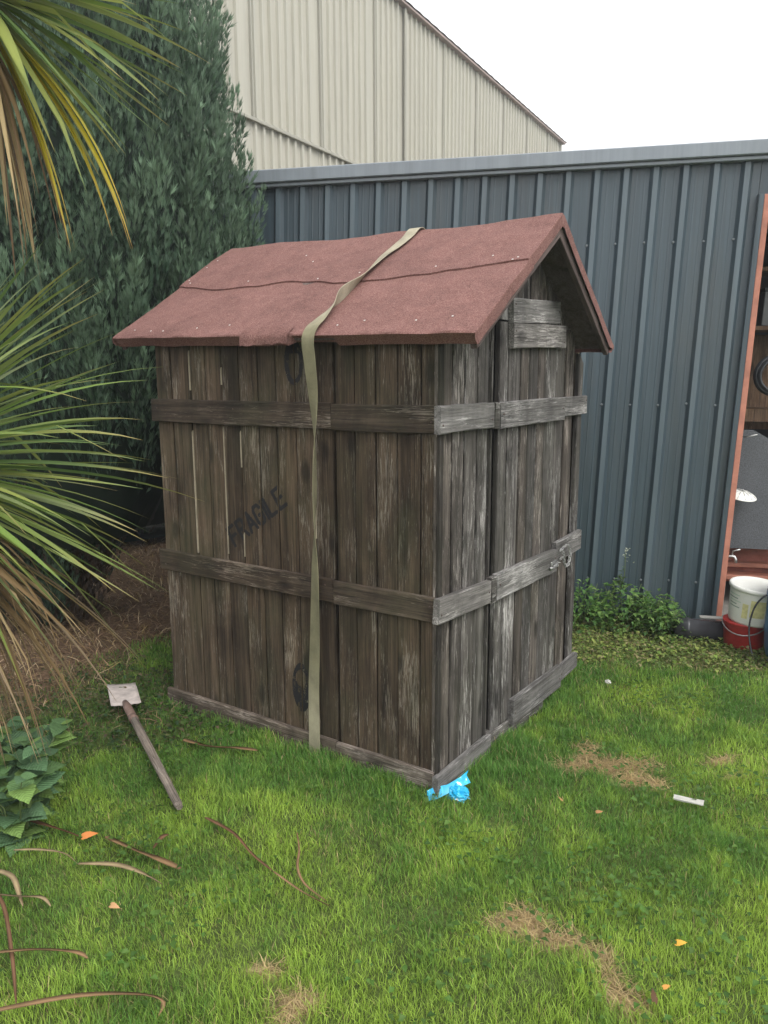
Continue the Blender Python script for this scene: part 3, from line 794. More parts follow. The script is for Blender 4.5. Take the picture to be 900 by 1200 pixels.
# ================================================================== LORRY STRAP
ctr = [(-.60, 1.5250, .35), (-.585, 1.5250, 1.2), (-.575, 1.49, 1.72), (-.565, 1.478, 1.80)]
for s in (.15, .5, .85): ctr.append(tuple(rp(-.55, s, .022, 1)))
ctr += [tuple(rp(-.540, 1.0, .020))]
for (xx, s) in ((-.549, .90), (-.556, .80), (-.570, .70), (-.568, .58), (-.560, .44)): ctr.append(tuple(rp(xx, s, .019)))
ctr += [tuple(rp(-.556, .29, .030)), tuple(rp(-.556, .19, .022)), tuple(rp(-.552, .09, .019)), tuple(rp(-.545, .015, .020))]
ctr += [(-.543, -.084, 1.745), (-.546, -.070, 1.66), (-.550, -.052, 1.56), (-.555, -.040, 1.45), (-.559, -.036, 1.33), (-.563, -.034, 1.21), (-.567, -.033, 1.10),
        (-.572, -.030, .98), (-.577, -.027, .85), (-.583, -.024, .70), (-.591, -.022, .50), (-.603, -.020, .30), (-.607, -.018, .10), (-.610, -.014, -.03)]
TW = [0, 0, 0, 0, 0, 0, 0, 0, .06, .1, .25, .45, .8, 1.25, .55, .15, .05, .05, .12, .25, .6, 1.0, 1.15, 1.1, .85, .50, .35, .2, .12, .06, .02]
nC = len(ctr); TW = TW[:nC]+[0]*(nC-len(TW))
def crs(P, t):
    i = int(min(max(math.floor(t), 0), len(P)-2)); f = t-i
    p0, p1, p2, p3 = (np.array(P[max(i-1, 0)], float), np.array(P[i], float), np.array(P[i+1], float), np.array(P[min(i+2, len(P)-1)], float))
    return .5*((2*p1)+(-p0+p2)*f+(2*p0-5*p1+4*p2-p3)*f*f+(-p0+3*p1-3*p2+p3)*f**3)
V = []; F = []; UV = []; CC = []; tl = 0; prevp = None
ts = np.linspace(0, nC-1, 200)
for k, t in enumerate(ts):
    p = Vector(crs(ctr, t)); d = (Vector(crs(ctr, min(t+.02, nC-1)))-Vector(crs(ctr, max(t-.02, 0)))).normalized()
    tw = float(crs([(q_,) for q_ in TW], t)[0])
    xa = Vector((1, 0, 0)); xa = (xa-d*xa.dot(d)).normalized(); nb = d.cross(xa).normalized()
    wv = (xa*math.cos(tw)+nb*math.sin(tw))*.0305; nr_ = d.cross(wv).normalized()*.0013
    if prevp is not None: tl += (p-prevp).length
    prevp = p
    V += [p-wv-nr_, p-wv+nr_, p+wv+nr_, p+wv-nr_]; UV += [(0, tl*16), (0, tl*16), (1, tl*16), (1, tl*16)]
    pale = min(1, max(0, (p.z-1.78)/.1)); low = min(1, max(0, (.45-p.z)/.25))*.55 if p.y < .5 else 0
    c0 = np.array([.265, .245, .145]); c1 = np.array([.44, .40, .29]); a_ = max(pale, low); CC += [c0*(1-a_)+c1*a_]*4
for k in range(len(ts)-1):
    a = k*4
    for j in range(4): F.append((a+j, a+(j+1) % 4, a+4+(j+1) % 4, a+4+j))
me = mesh('lorry_strap', V, F, False); setcol(me, np.array(CC))
ul = me.uv_layers.new(name='UVMap')
for lp in me.loops: ul.data[lp.index].uv = UV[lp.vertex_index]
strap = link('tie_down_strap', me, M['strap']); props(strap, 'faded yellow webbing strap twisted over the red roof and down the shed side', 'strap')

# ================================================================== CHAIN on the door batten
chain = thing('chain', (.03, 1.20, .72), 'small galvanised chain and clasp hanging on the shed door batten', 'chain')
def torus_link(c, d, up, a=.0115, b=.0065, r=.0021):
    d = d.normalized(); up = (up-d*up.dot(d)).normalized()
    pts = [c+d*math.cos(t)*a+up*math.sin(t)*b for t in np.linspace(0, 2*math.pi, 13)[:-1]]
    return tube_mesh(pts, r, 6, closed=True)
path = [(.024, 1.165, .752), (.026, 1.20, .762), (.027, 1.24, .764), (.027, 1.275, .752), (.028, 1.292, .725), (.028, 1.292, .698), (.028, 1.280, .672), (.027, 1.258, .655), (.027, 1.232, .66), (.027, 1.215, .682), (.028, 1.205, .71), (.028, 1.19, .735)]
for k, t in enumerate(np.linspace(0, len(path)-1, 26)):
    c = Vector(crs(path, t)); d = Vector(crs(path, min(t+.1, len(path)-1)))-Vector(crs(path, max(t-.1, 0)))
    link('link', torus_link(c, d, Vector((1, .25, 0)) if k % 2 else Vector((.15, .6, 1))), M['galv'], chain)
for k, t in enumerate(np.linspace(0, 1, 7)):
    c = Vector((.026, 1.205-.12*t, .712-.028*t+.008*math.sin(t*7))); link('link', torus_link(c, Vector((0, -1, .1)), Vector((1, .2, .1)) if k % 2 else Vector((.1, .2, 1))), M['galv'], chain)
link('clasp', tube_mesh([(.024, 1.03, .690), (.026, 1.07, .682), (.027, 1.10, .692), (.025, 1.125, .705)], .005, 8), M['galv'], chain)
link('hasp', box_mesh(.0145, .020, 1.06, 1.13, .668, .712, .002), M['galv'], chain)

# ================================================================== BLUE BAG under the corner
def crumple(name, c, rx, ry, rz, seed, nu=26, nv=16, amp=.45):
    V = []; F = []
    for i in range(nv):
        th = math.pi*i/(nv-1)
        for j in range(nu):
            ph = 2*math.pi*j/nu; d = Vector((math.sin(th)*math.cos(ph), math.sin(th)*math.sin(ph), math.cos(th)))
            k = 1+amp*(2*float(fbm(d.x*1.3+d.z, d.y*1.3-d.z*.6, 2.6, seed))-1)+amp*.6*(2*float(fbm(d.x+d.z*2, d.y*2-d.z, 6, seed+4))-1)
            V.append((c[0]+d.x*rx*k, c[1]+d.y*ry*k, c[2]+d.z*rz*k))
    for i in range(nv-1):
        for j in range(nu): F.append((i*nu+j, i*nu+(j+1) % nu, (i+1)*nu+(j+1) % nu, (i+1)*nu+j))
    return mesh(name, V, F, False)
bag = link('plastic_bag', crumple('plastic_bag', (0, 0, 0), .042, .036, .030, 3, 34, 22, .4), M['bag'], None, Vector((.058, .028, .012)))
props(bag, 'crumpled bright blue and white plastic bag under the near corner of the shed', 'bag')
tail = [(-.03, -.045, .012), (-.01, -.03, .02), (.03, .01, .035), (.06, .06, .05), (.075, .10, .058)]
V = []; F = []
for k, p in enumerate(tail):
    wv = .016+.006*math.sin(k*2); V += [Vector(p)+Vector((.012, -.008, -wv)), Vector(p)+Vector((.02*math.sin(k*3), 0, 0)), Vector(p)+Vector((-.004, .004, wv))]
for k in range(len(tail)-1):
    for j in range(2): F.append((k*3+j, k*3+3+j, k*3+4+j, k*3+1+j))
link('bag_edge', mesh('bag_edge', V, F, True), M['bag'], bag)

# ================================================================== METAL WORKSHOP
LEAN = .035
def wp(u, o, z): return Vector((WB[0]+WD[0]*(u+LEAN*z)-WN[0]*o, WB[1]+WD[1]*(u+LEAN*z)-WN[1]*o, z))
def wtf(co): return wp(co.x, co.y, co.z)          # local (u, out, z) -> world
shop = thing('metal_workshop', (WB[0], WB[1], 0), 'slate blue ribbed metal workshop with an open doorway behind the crate shed', 'workshop')
def ribbed(name, u0, u1, ribs, z0, z1, hgt, crown, side, mat, parent, tf, swage=0.0, off=0.0, nz=6, wob=.0):
    pr = [(u0, 0)]
    for k, c in enumerate(sorted(ribs)):
        pr += [(c-crown/2-side, 0), (c-crown/2, hgt), (c+crown/2, hgt), (c+crown/2+side, 0)]
        if swage:
            nxt = sorted(ribs)[k+1] if k+1 < len(ribs) else None
            if nxt:
                for f in (.36, .64):
                    q_ = c+(nxt-c)*f; pr += [(q_-.006, 0), (q_, swage), (q_+.006, 0)]
    pr.append((u1, 0)); V = []; F = []; n = len(pr)
    for k in range(nz):
        z = z0+(z1-z0)*k/(nz-1)
        for (u, o) in pr: V.append(tf(Vector((u, o+off+wob*math.sin(u*7+z*3), z))))
    for k in range(nz-1):
        for i in range(n-1): F.append((k*n+i, k*n+i+1, (k+1)*n+i+1, (k+1)*n+i))
    # returned bottom edge gives the sheet a thickness
    b = len(V)
    for (u, o) in pr: V.append(tf(Vector((u, o+off-.003, z0))))
    for i in range(n-1): F.append((b+i, b+i+1, i+1, i))
    me = mesh(name, V, F); me.materials.append(mat)
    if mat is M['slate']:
        me.materials.append(M['slate_lit'])  # sky light on the rib crowns, painted in as a lighter slate
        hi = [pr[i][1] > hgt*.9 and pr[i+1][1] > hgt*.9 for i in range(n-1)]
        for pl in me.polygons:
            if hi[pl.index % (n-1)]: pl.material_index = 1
    return link(name, me, None, parent)
PITCH = .171
ribs_all = [-.125-PITCH*k for k in range(20)]
for k in range(4):
    rb = ribs_all[k*6:(k+1)*6]; u1 = rb[0]+PITCH*.45 if k else -.045; u0 = rb[-1]-PITCH*.55-.001
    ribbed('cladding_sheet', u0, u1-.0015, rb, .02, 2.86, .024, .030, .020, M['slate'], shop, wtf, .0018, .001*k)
# above and beyond the door
rb = [.046+PITCH*k for k in range(14)]
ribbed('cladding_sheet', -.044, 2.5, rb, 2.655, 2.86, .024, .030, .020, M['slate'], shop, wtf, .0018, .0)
rb = [2.58+PITCH*k for k in range(6)]
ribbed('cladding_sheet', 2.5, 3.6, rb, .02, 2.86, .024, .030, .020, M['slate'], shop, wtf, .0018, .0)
link('fascia', box_mesh(-3.51, 3.62, -.06, .072, 2.862, 2.945, .006, wtf), M['slate_trim'], shop)
link('drip_trim', box_mesh(-3.50, 3.61, .0, .052, 2.838, 2.861, .004, wtf), M['slate_trim'], shop)
link('door_flashing', box_mesh(-.050, -.018, -.04, .036, .02, 2.654, .003, wtf), M['slate'], shop)
link('door_frame', box_mesh(-.016, .020, -.06, .020, .0, 2.652, .003, wtf), M['primer'], shop)
link('door_frame', box_mesh(.0215, 2.5, -.06, .012, 2.60, 2.652, .003, wtf), M['slate_trim'], shop)
link('door_frame', box_mesh(2.46, 2.5, -.06, .02, .0, 2.598, .003, wtf), M['primer'], shop)
link('corner_trim', box_mesh(-3.54, -3.495, -.2, .04, .02, 2.86, .003, wtf), M['slate_trim'], shop)
# interior: floor, lining walls, roof
link('floor', box_mesh(-3.45, 3.55, -4.0, -.07, -.03, .012, 0, wtf), M['concrete'], shop)
link('back_wall', box_mesh(-3.5, 3.6, -4.05, -4.0, 0, 2.9, 0, wtf), M['dark_interior'], shop)
link('side_wall', box_mesh(-3.5, -3.45, -4.0, -.05, 0, 2.9, 0, wtf), M['dark_interior'], shop)
link('side_wall', box_mesh(3.55, 3.6, -4.0, -.05, 0, 2.9, 0, wtf), M['dark_interior'], shop)
link('roof_sheet', box_mesh(-3.55, 3.64, -4.1, -.06, 2.875, 2.935, 0, wtf), M['slate'], shop)
link('front_lining', box_mesh(-3.45, -.06, -.05, -.03, 0, 2.86, 0, wtf), M['dark_interior'], shop)
# screws
V = []; F = []
for u in ribs_all[:18]:
    for z in (.27, 1.42, 2.40):
        zz = z+rnd.uniform(-.006, .006); uu = u-.032+rnd.uniform(-.003, .003); b = len(V)
        for (r_, o) in ((.0085, .002), (.0085, .007), (.005, .011)):
            for k in range(8): V.append(wp(uu+r_*math.cos(k*math.pi/4), o, zz+r_*math.sin(k*math.pi/4)))
        for lv in (0, 1):
            for k in range(8): F.append((b+lv*8+k, b+lv*8+(k+1) % 8, b+lv*8+8+(k+1) % 8, b+lv*8+8+k))
        F.append(tuple(b+16+k for k in range(8)))
o = link('screws', mesh('screws', V, F), M['screw'], shop); o['kind'] = 'stuff'

# ---- things in and by the doorway
def wbox(name, u0, u1, o0, o1, z0, z1, mat, parent=None, ch=.004):
    return link(name, box_mesh(u0, u1, o0, o1, z0, z1, ch, wtf), mat, parent)
shelf = thing('shelf_unit', tuple(wp(.9, -.8, 0)), 'brown timber shelving inside the workshop doorway behind the hose', 'shelving')
wbox('back_panel', .06, 1.7, -.90, -.86, 1.21, 1.88, M['interior_ply'], shelf)
for (z0, z1) in ((1.28, 1.37), (1.895, 1.925), (2.28, 2.31)): wbox('shelf', .06, 1.7, -.85, -.55, z0, z1, M['interior_ply'], shelf)
for u in (.07, 1.66): wbox('upright', u, u+.04, -.86, -.80, .0, 1.20, M['interior_ply'], shelf)
for u in (.07, 1.66): wbox('upright', u, u+.04, -.90, -.86, 1.89, 2.6, M['interior_ply'], shelf)
for (u0, u1, z0, z1, nm, lab) in ((.20, .42, 1.928, 2.15, 'M', 'grey storage box on the middle shelf just inside the doorway'), (.44, .72, 1.928, 2.10, 'L', 'low grey storage box beside the taller one on the middle shelf'), (.20, .50, 2.313, 2.52, 'T', 'grey storage box on the top shelf inside the doorway')):
    b = wbox('storage_box', u0, u1, -.83, -.58, z0, z1, M['grey_box']); props(b, lab, 'box', 'grey boxes on the workshop shelves')
    wbox('lid', u0-.006, u1+.006, -.836, -.574, z1+.001, z1+.03, M['dark_interior'], b)
hose = thing('hose_coil', tuple(wp(.30, -.52, 1.60)), 'black rubber hose coil hanging in front of the brown shelving', 'hose')
hc = Vector((.31, -.50, 1.60))
for k in range(4):
    r_ = .135-.010*k+.004*(k % 2); pts = [wp(hc.x+r_*math.cos(t), hc.y+.012*k, hc.z+r_*math.sin(t)) for t in np.linspace(0, 2*math.pi, 33)[:-1]]
    link('coil', tube_mesh(pts, .010, 8, closed=True), M['black_plastic'], hose)
link('hook', tube_mesh([wp(.31, -.56, 1.76), wp(.31, -.50, 1.755), wp(.31, -.45, 1.74), wp(.31, -.44, 1.76)], .006, 6), M['galv'], hose)
# leaning grey matting board with a cut corner
def slab(name, poly, o0, o1, mat, parent=None, tiltk=0.0):
    n = len(poly); V = [wp(u, o0-tiltk*z, z) for u, z in poly]+[wp(u, o1-tiltk*z, z) for u, z in poly]
    F = [tuple(range(n)), tuple(reversed(range(n, 2*n)))]+[(i, i+n, (i+1) % n+n, (i+1) % n) for i in range(n)]
    return link(name, mesh(name, V, F), mat, parent)
board = slab('matting_board', [(.045, .452), (1.2, .452), (1.2, .70), (.62, .98), (.150, 1.245), (.045, 1.245)], -.27, -.25, M['grey_board'])
props(board, 'dark grey textured matting board with a cut corner inside the doorway', 'board')
link('hook', tube_mesh([wp(.06, -.24, 1.20), wp(.10, -.20, 1.205), wp(.155, -.18, 1.222)], .0045, 6), M['galv'], board)
dish = thing('plastic_dish', tuple(wp(.09, -.16, .82)), 'white ribbed oval dish in front of the grey board beside the door frame', 'dish')
me = lathe_mesh([(.001, .026), (.03, .024), (.07, .012), (.098, -.006), (.10, -.010), (.094, -.012), (.04, .0), (.0, .004)], 30, False, False)
R_ = Matrix.Rotation(.22, 3, 'Y') @ Matrix.Rotation(.15, 3, 'X')
link('bowl', me, M['white_plastic'], dish, wp(.085, -.13, .838), R_)
for k in range(6):
    a = math.pi*k/6; d = Vector((math.cos(a), math.sin(a), 0))
    link('rib', tube_mesh([R_ @ (d*r_+Vector((0, 0, z_)))+wp(.085, -.13, .838) for r_, z_ in ((-.094, -.002), (-.05, .021), (0, .028), (.05, .021), (.094, -.002))], .002, 5), M['galv'], dish)
link('bracket', tube_mesh([wp(.085, -.26, .80), wp(.085, -.18, .80), wp(.085, -.13, .835)], .007, 6), M['galv'], dish)
# rust red trailer side
tr = thing('trailer', tuple(wp(.8, -.6, 0)), 'rust red steel trailer standing inside the doorway behind the buckets', 'trailer')
wbox('side_panel', .03, 1.9, -.50, -.475, .16, .449, M['rust'], tr, .003)
wbox('rail', .025, 1.9, -.473, -.40, .285, .318, M['primer'], tr)
wbox('rail', .03, 1.9, -.473, -.36, .205, .238, M['primer'], tr)
wbox('bed', .03, 1.9, -1.6, -.502, .165, .20, M['rust'], tr)
wbox('axle', .8, .86, -1.7, -.48, .10, .15, M['black_plastic'], tr)
for o_ in (-.56, -1.6):
    wme = lathe_mesh([(.03, -.04), (.10, -.04), (.125, -.03), (.125, .03), (.10, .04), (.03, .04)], 22)
    link('wheel', wme, M['black_plastic'], tr, wp(.83, o_-.0, .13), rot_from((WN[0], WN[1], 0), (0, 0, 1)))
# tap by the frame
tap = thing('water_tap', tuple(wp(.06, -.08, .44)), 'small galvanised water tap fixed beside the orange door frame', 'tap')
link('body', tube_mesh([wp(.022, -.07, .432), wp(.05, -.07, .436), wp(.075, -.065, .435), (wp(.083, -.06, .42)), wp(.085, -.055, .395)], .010, 8), M['galv'], tap)
link('handle', tube_mesh([wp(.062, -.07, .44), wp(.063, -.07, .472), wp(.105, -.06, .486)], .006, 6), M['galv'], tap)
link('pipe', tube_mesh([wp(.03, -.05, .0), wp(.03, -.05, .25), wp(.022, -.065, .43)], .008, 8), M['galv'], tap)
# buckets
redb = thing('red_bucket', (.712, 2.455, 0), 'red plastic bucket standing under the white tub beside the doorway', 'bucket')
link('body', lathe_mesh([(.108, 0), (.111, .004), (.120, .140), (.123, .142), (.123, .155), (.116, .155)], 32, True), M['red_plastic'], redb, Vector((.715, 2.455, .004)))
link('handle', tube_mesh([Vector((.715+.126*math.cos(t), 2.455+.126*math.sin(t), .145-.05*math.sin((t-3.4)/2.6*math.pi))) for t in np.linspace(3.4, 6.0, 12)], .004, 6), M['galv'], redb)
whb = thing('white_tub', (.745, 2.46, .17), 'white plastic tub with printed label standing on the red bucket', 'tub')
RW = Matrix.Rotation(math.radians(5), 3, Vector((.4, 1, 0)))
wc = Vector((.748, 2.462, .172))
link('body', lathe_mesh([(.128, -.012), (.130, .0), (.143, .195)], 36, False), M['white_plastic'], whb, wc, RW)
link('lid', lathe_mesh([(.148, .188), (.151, .192), (.151, .208), (.146, .213), (.134, .213), (.13, .208)], 36, True), M['white_plastic'], whb, wc, RW)
def on_tub(name, a0, a1, z0, z1, mat, n=8):
    V = []; F = []
    for k in range(n+1):
        a = a0+(a1-a0)*k/n
        for z in (z0, z1):
            r_ = .128+.015*z/.195+.0016; V.append(wc+RW @ Vector((r_*math.cos(a), r_*math.sin(a), z)))
    for k in range(n): F.append((2*k, 2*k+2, 2*k+3, 2*k+1))
    return link(name, mesh(name, V, F), mat, whb)
for z in (.155, .135, .118, .10, .082): on_tub('printed_line', 3.55+.1*(z < .12), 4.30-.25*rnd.random(), z, z+.006, M['print_dark' if rnd.random() < .5 else 'label_pale'])
on_tub('label', 4.38, 4.62, .03, .12, M['label_yellow']); on_tub('label', 4.70, 5.3, .045, .15, M['label_yellow'])
cab = [(.80, 2.22, .02), (.775, 2.24, .10), (.765, 2.26, .20), (.785, 2.275, .30), (.83, 2.29, .365), (.89, 2.31, .385), (.96, 2.34, .37), (1.05, 2.40, .30)]
cable = link('black_cable', tube_mesh([crs(cab, t) for t in np.linspace(0, len(cab)-1, 40)], .0055, 6), M['black_plastic'])
props(cable, 'black cable looping in front of the white tub', 'cable')
drum = thing('blue_drum', (1.085, 2.29, 0), 'blue plastic drum at the right edge beside the buckets', 'drum')
link('body', lathe_mesh([(.20, 0), (.225, .02), (.24, .10), (.246, .19), (.25, .20), (.246, .21), (.244, .38), (.25, .40), (.246, .42), (.235, .52), (.21, .56), (.19, .56)], 36), M['blue_plastic'], drum, Vector((1.085, 2.29, -.005)))
for dx in (-.09, .09): link('bung', lathe_mesh([(.03, .0), (.03, .02), (.024, .026)], 14), M['blue_plastic'], drum, Vector((1.085+dx, 2.29, .556)))
pp = thing('black_pipe', (.45, 2.53, 0), 'short fat black plastic pipe lying at the foot of the metal wall', 'pipe')
a_, b_ = Vector((.330, 2.395, .056)), Vector((.600, 2.490, .054)); ax_ = (b_-a_).normalized()
link('barrel', tube_mesh([a_, a_+ax_*.06, a_+ax_*.065, a_+ax_*.08, a_+ax_*.085, b_], [.066, .066, .071, .071, .064, .062], 20), M['black_plastic'], pp)
link('bore', tube_mesh([a_-ax_*.0015, a_+ax_*.002], [.050, .050], 20), M['dark_interior'], pp)
wpipe = link('white_strip', box_mesh(-.16, .02, .21, .25, .100, .112, .003, wtf), M['white_wood'])
props(wpipe, 'thin white strip of wood lying on top of the black pipe', 'offcut')

# ================================================================== CREAM WAREHOUSE
CP = Vector((-7.734, 11.843, 0)); cd = Vector((math.cos(math.radians(93.8)), math.sin(math.radians(93.8)), 0)); cn = Vector((cd.y, -cd.x, 0))
def ctf(co): return CP+cd*(co.x+.05*0)+cn*co.y+Vector((0, 0, co.z))
ware = thing('warehouse', tuple(CP), 'tall cream ribbed metal warehouse rising behind the workshop', 'warehouse')
u = -8.5; k = 0
seams = [-8.5, -6.6, -4.72, -2.84, -.96, .26, 2.14, 4.02, 5.9, 7.78, 9.66, 10.95]
for a, b in zip(seams, seams[1:]):
    rb = [a+.09+.21*i for i in range(int((b-a-.05)/.21))]
    ribbed('cladding_sheet', a, b-.004, rb, 5.56, 8.93, .045, .045, .014, M['cream'], ware, ctf, 0, .004+.002*(k % 2), 5, .003)
    if a < 5.5: ribbed('cladding_sheet', a, b-.004, rb, 0.05, 5.62, .045, .045, .014, M['cream'], ware, ctf, 0, -.03+.002*(k % 2), 5, .003)
    else: ribbed('cladding_sheet', a, b-.004, rb, 0.05, 5.555, .045, .045, .014, M['cream'], ware, ctf, 0, .004+.002*(k % 2), 5, .003)
    link('seam_strip', box_mesh(a-.014, a+.014, .0, .05 if abs(a-.26) > .01 else .07, 5.56, 8.92, 0, ctf), M['cream_dark'], ware)
    k += 1
link('cover_strip', box_mesh(.20, .255, .05, .09, 5.57, 8.92, .006, ctf), M['cream_dark'], ware)
link('lap_flashing', box_mesh(-8.5, 5.4, .0, .055, 5.50, 5.556, .008, ctf), M['cream_dark'], ware)
link('end_trim', box_mesh(10.952, 11.06, -.3, .06, .05, 8.92, .01, ctf), M['cream_dark'], ware)
link('eave_trim', box_mesh(-8.6, 11.2, -.05, .14, 8.935, 8.985, .01, ctf), M['red_trim'], ware)
V = []; F = []; nr_ = 200
for i in range(nr_):
    uu = -8.7+20.0*i/(nr_-1); hz = .012 if (i % 4) in (1, 2) else 0
    for (o, z) in ((.16, 8.995), (-7.0, 11.3), (-14.0, 9.03)): V.append(ctf(Vector((uu, o, z+hz))))
for i in range(nr_-1):
    for j in range(2): F.append((i*3+j, i*3+3+j, i*3+4+j, i*3+1+j))
link('roof', mesh('roof', V, F), M['red_trim'], ware)
link('end_wall', mesh('end_wall', [ctf(Vector(p)) for p in ((-8.5, 0, 0), (-8.5, -14, 0), (-8.5, -14, 8.9), (-8.5, -7, 11.2), (-8.5, 0, 8.9))], [(0, 1, 2, 3, 4)]), M['cream'], ware)
link('end_wall', mesh('end_wall', [ctf(Vector(p)) for p in ((10.95, -.05, 0), (10.95, -14, 0), (10.95, -14, 8.9), (10.95, -7, 11.2), (10.95, -.05, 8.9))], [(4, 3, 2, 1, 0)]), M['cream'], ware)
link('rear_wall', mesh('rear_wall', [ctf(Vector(p)) for p in ((-8.5, -14, 0), (10.95, -14, 0), (10.95, -14, 8.9), (-8.5, -14, 8.9))], [(0, 1, 2, 3)]), M['cream'], ware)

# ================================================================== CONIFERS
def conifer(name, base, H, prof, nplume, nsp, label, seed, skirt, scale=1.0, foot=(0, 0)):
    """prof: list of (z, radius); plumes of upright sprays on a lumpy cone"""
    g = np.random.default_rng(seed)
    t = thing(name, base, label, 'tree', 'dark conifers behind the shed')
    bz = Vector(base)
    link('trunk', tube_mesh([bz+Vector((foot[0]*max(0, 1-i/3)+.03*math.sin(i), foot[1]*max(0, 1-i/3)+.03*math.cos(i*1.3), H*.9*i/8-.05)) for i in range(9)], [.13-.012*i for i in range(9)], 10), M['bark'], t)
    zs = np.array([p[0] for p in prof]); rs = np.array([p[1] for p in prof])
    VV = []; CCo = []
    # plume bases
    area = []
    zz_ = np.linspace(skirt, H*.97, 400); cdf = np.cumsum(np.interp(zz_, zs, rs)); cdf /= cdf[-1]
    n = nplume; zt = np.interp((np.arange(n)+g.random(n))/n, cdf, zz_); rad = np.interp(zt, zs, rs)
    az = (np.arange(n)*2.399963+g.normal(0, .12, n)) % (2*np.pi); zt = zt+g.normal(0, .06, n)
    lump = .86+.20*fbm(np.cos(az)*2+5, zt*1.2+np.sin(az)*2, 1.6, seed)+g.normal(0, .035, n)
    lowp = np.arange(n) < n//7; zt = np.where(lowp, g.uniform(.12, skirt+.15, n), zt); rad = np.where(lowp, np.interp(zt, zs, rs), rad)
    depth = np.where(g.random(n) < .3, g.uniform(.55, .85, n), 1.0)
    depth = np.where(lowp, g.uniform(.12, .42, n), depth)
    rr_ = rad*lump*depth
    low = np.clip((zt-skirt)/.5, 0, 1)
    fk = np.clip(1-zt/1.4, 0, 1); cx = base[0]+np.cos(az)*rr_+foot[0]*fk; cy = base[1]+np.sin(az)*rr_+foot[1]*fk
    pl_len = g.uniform(.40, .75, n)*scale; pl_r = g.uniform(.060, .105, n)*scale
    shade = .8+.5*g.random(n)
    out = np.stack([np.cos(az), np.sin(az), np.zeros(n)], -1)
    lean = g.uniform(.05, .26, n)
    axis = np.stack([out[:, 0]*lean, out[:, 1]*lean, np.ones(n)], -1)+g.normal(0, .05, (n, 3)); axis /= np.linalg.norm(axis, axis=1)[:, None]
    # sprays
    s = g.random((n, nsp))**.8; a2 = g.uniform(0, 2*np.pi, (n, nsp))
    prof_r = np.sin(np.clip(s*.93+.07, 0, 1)*np.pi)**.7*(1-.35*s)
    base_p = np.stack([cx, cy, zt-.35*pl_len], -1)
    e1 = np.cross(axis, np.array([0.3, .1, 1.0])); e1 /= np.linalg.norm(e1, axis=1)[:, None]; e2 = np.cross(axis, e1)
    rad2 = (pl_r[:, None]*prof_r*np.sqrt(g.uniform(.3, 1, (n, nsp))))
    rdir = e1[:, None, :]*np.cos(a2)[..., None]+e2[:, None, :]*np.sin(a2)[..., None]
    P = base_p[:, None, :]+axis[:, None, :]*(s*pl_len[:, None])[..., None]+rdir*rad2[..., None]
    D = axis[:, None, :]*g.uniform(.7, 1.1, (n, nsp))[..., None]+rdir*g.uniform(.10, .50, (n, nsp))[..., None]+g.normal(0, .12, (n, nsp, 3))
    D /= np.linalg.norm(D, axis=2)[..., None]
    P = P.reshape(-1, 3); D = D.reshape(-1, 3); m = len(P)
    tipf = np.clip(s.reshape(-1)*1.0+g.normal(0, .12, m), 0, 1)[:, None]
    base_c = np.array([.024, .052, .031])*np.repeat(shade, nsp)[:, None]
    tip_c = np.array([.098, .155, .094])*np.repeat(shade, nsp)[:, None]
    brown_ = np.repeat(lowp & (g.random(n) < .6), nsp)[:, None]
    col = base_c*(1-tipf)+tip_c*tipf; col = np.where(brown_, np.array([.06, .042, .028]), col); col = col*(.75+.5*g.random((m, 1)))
    Ls = g.uniform(.040, .085, m)*scale
    W_ = np.cross(D, g.normal(0, 1, (m, 3))); W_ /= np.linalg.norm(W_, axis=1)[:, None]
    parts_v = []; parts_c = []
    for fan in (-.20, 0, .20):
        dd = D*math.cos(fan)+W_*math.sin(fan); ww = np.cross(dd, np.cross(D, W_)); l_ = Ls*(1.0 if fan == 0 else .75)
        wd_ = (l_*.048)[:, None]
        q0 = P; q1 = P+dd*(l_*.45)[:, None]+ww*wd_; q2 = P+dd*l_[:, None]; q3 = P+dd*(l_*.45)[:, None]-ww*wd_
        parts_v.append(np.stack([q0, q1, q2, q3], 1)); parts_c.append(np.stack([col*.85, col, col*1.2, col], 1))
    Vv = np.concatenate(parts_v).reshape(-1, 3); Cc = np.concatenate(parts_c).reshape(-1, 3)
    Q = np.arange(len(Vv)).reshape(-1, 4)
    # added dark core, stops light showing through the crown
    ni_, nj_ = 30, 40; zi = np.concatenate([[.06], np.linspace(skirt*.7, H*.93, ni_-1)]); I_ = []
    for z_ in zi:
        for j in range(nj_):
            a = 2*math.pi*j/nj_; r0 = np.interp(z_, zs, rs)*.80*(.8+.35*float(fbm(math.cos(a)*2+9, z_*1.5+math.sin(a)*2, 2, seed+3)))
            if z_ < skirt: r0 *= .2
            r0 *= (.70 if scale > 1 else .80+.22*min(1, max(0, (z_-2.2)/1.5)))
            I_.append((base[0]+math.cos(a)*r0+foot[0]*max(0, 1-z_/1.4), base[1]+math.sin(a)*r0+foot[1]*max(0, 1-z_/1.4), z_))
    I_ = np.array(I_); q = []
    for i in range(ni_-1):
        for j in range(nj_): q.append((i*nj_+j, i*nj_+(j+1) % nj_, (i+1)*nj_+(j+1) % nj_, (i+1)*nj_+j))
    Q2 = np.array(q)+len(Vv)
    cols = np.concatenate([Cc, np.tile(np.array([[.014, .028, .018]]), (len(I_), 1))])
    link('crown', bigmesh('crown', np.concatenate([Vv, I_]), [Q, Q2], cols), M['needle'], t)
    return t
conifer('conifer', (-2.98, .72, 0), 6.6, [(0, .8), (.5, .9), (1.5, 1.02), (2.4, .97), (3.0, .88), (3.4, .80), (4.0, .62), (5.2, .34), (6.6, .03)], 1500, 128,
        'tall dark green conifer with upright sprays behind the left end of the shed', 5, .62, 1.0, (-.42, -.28))
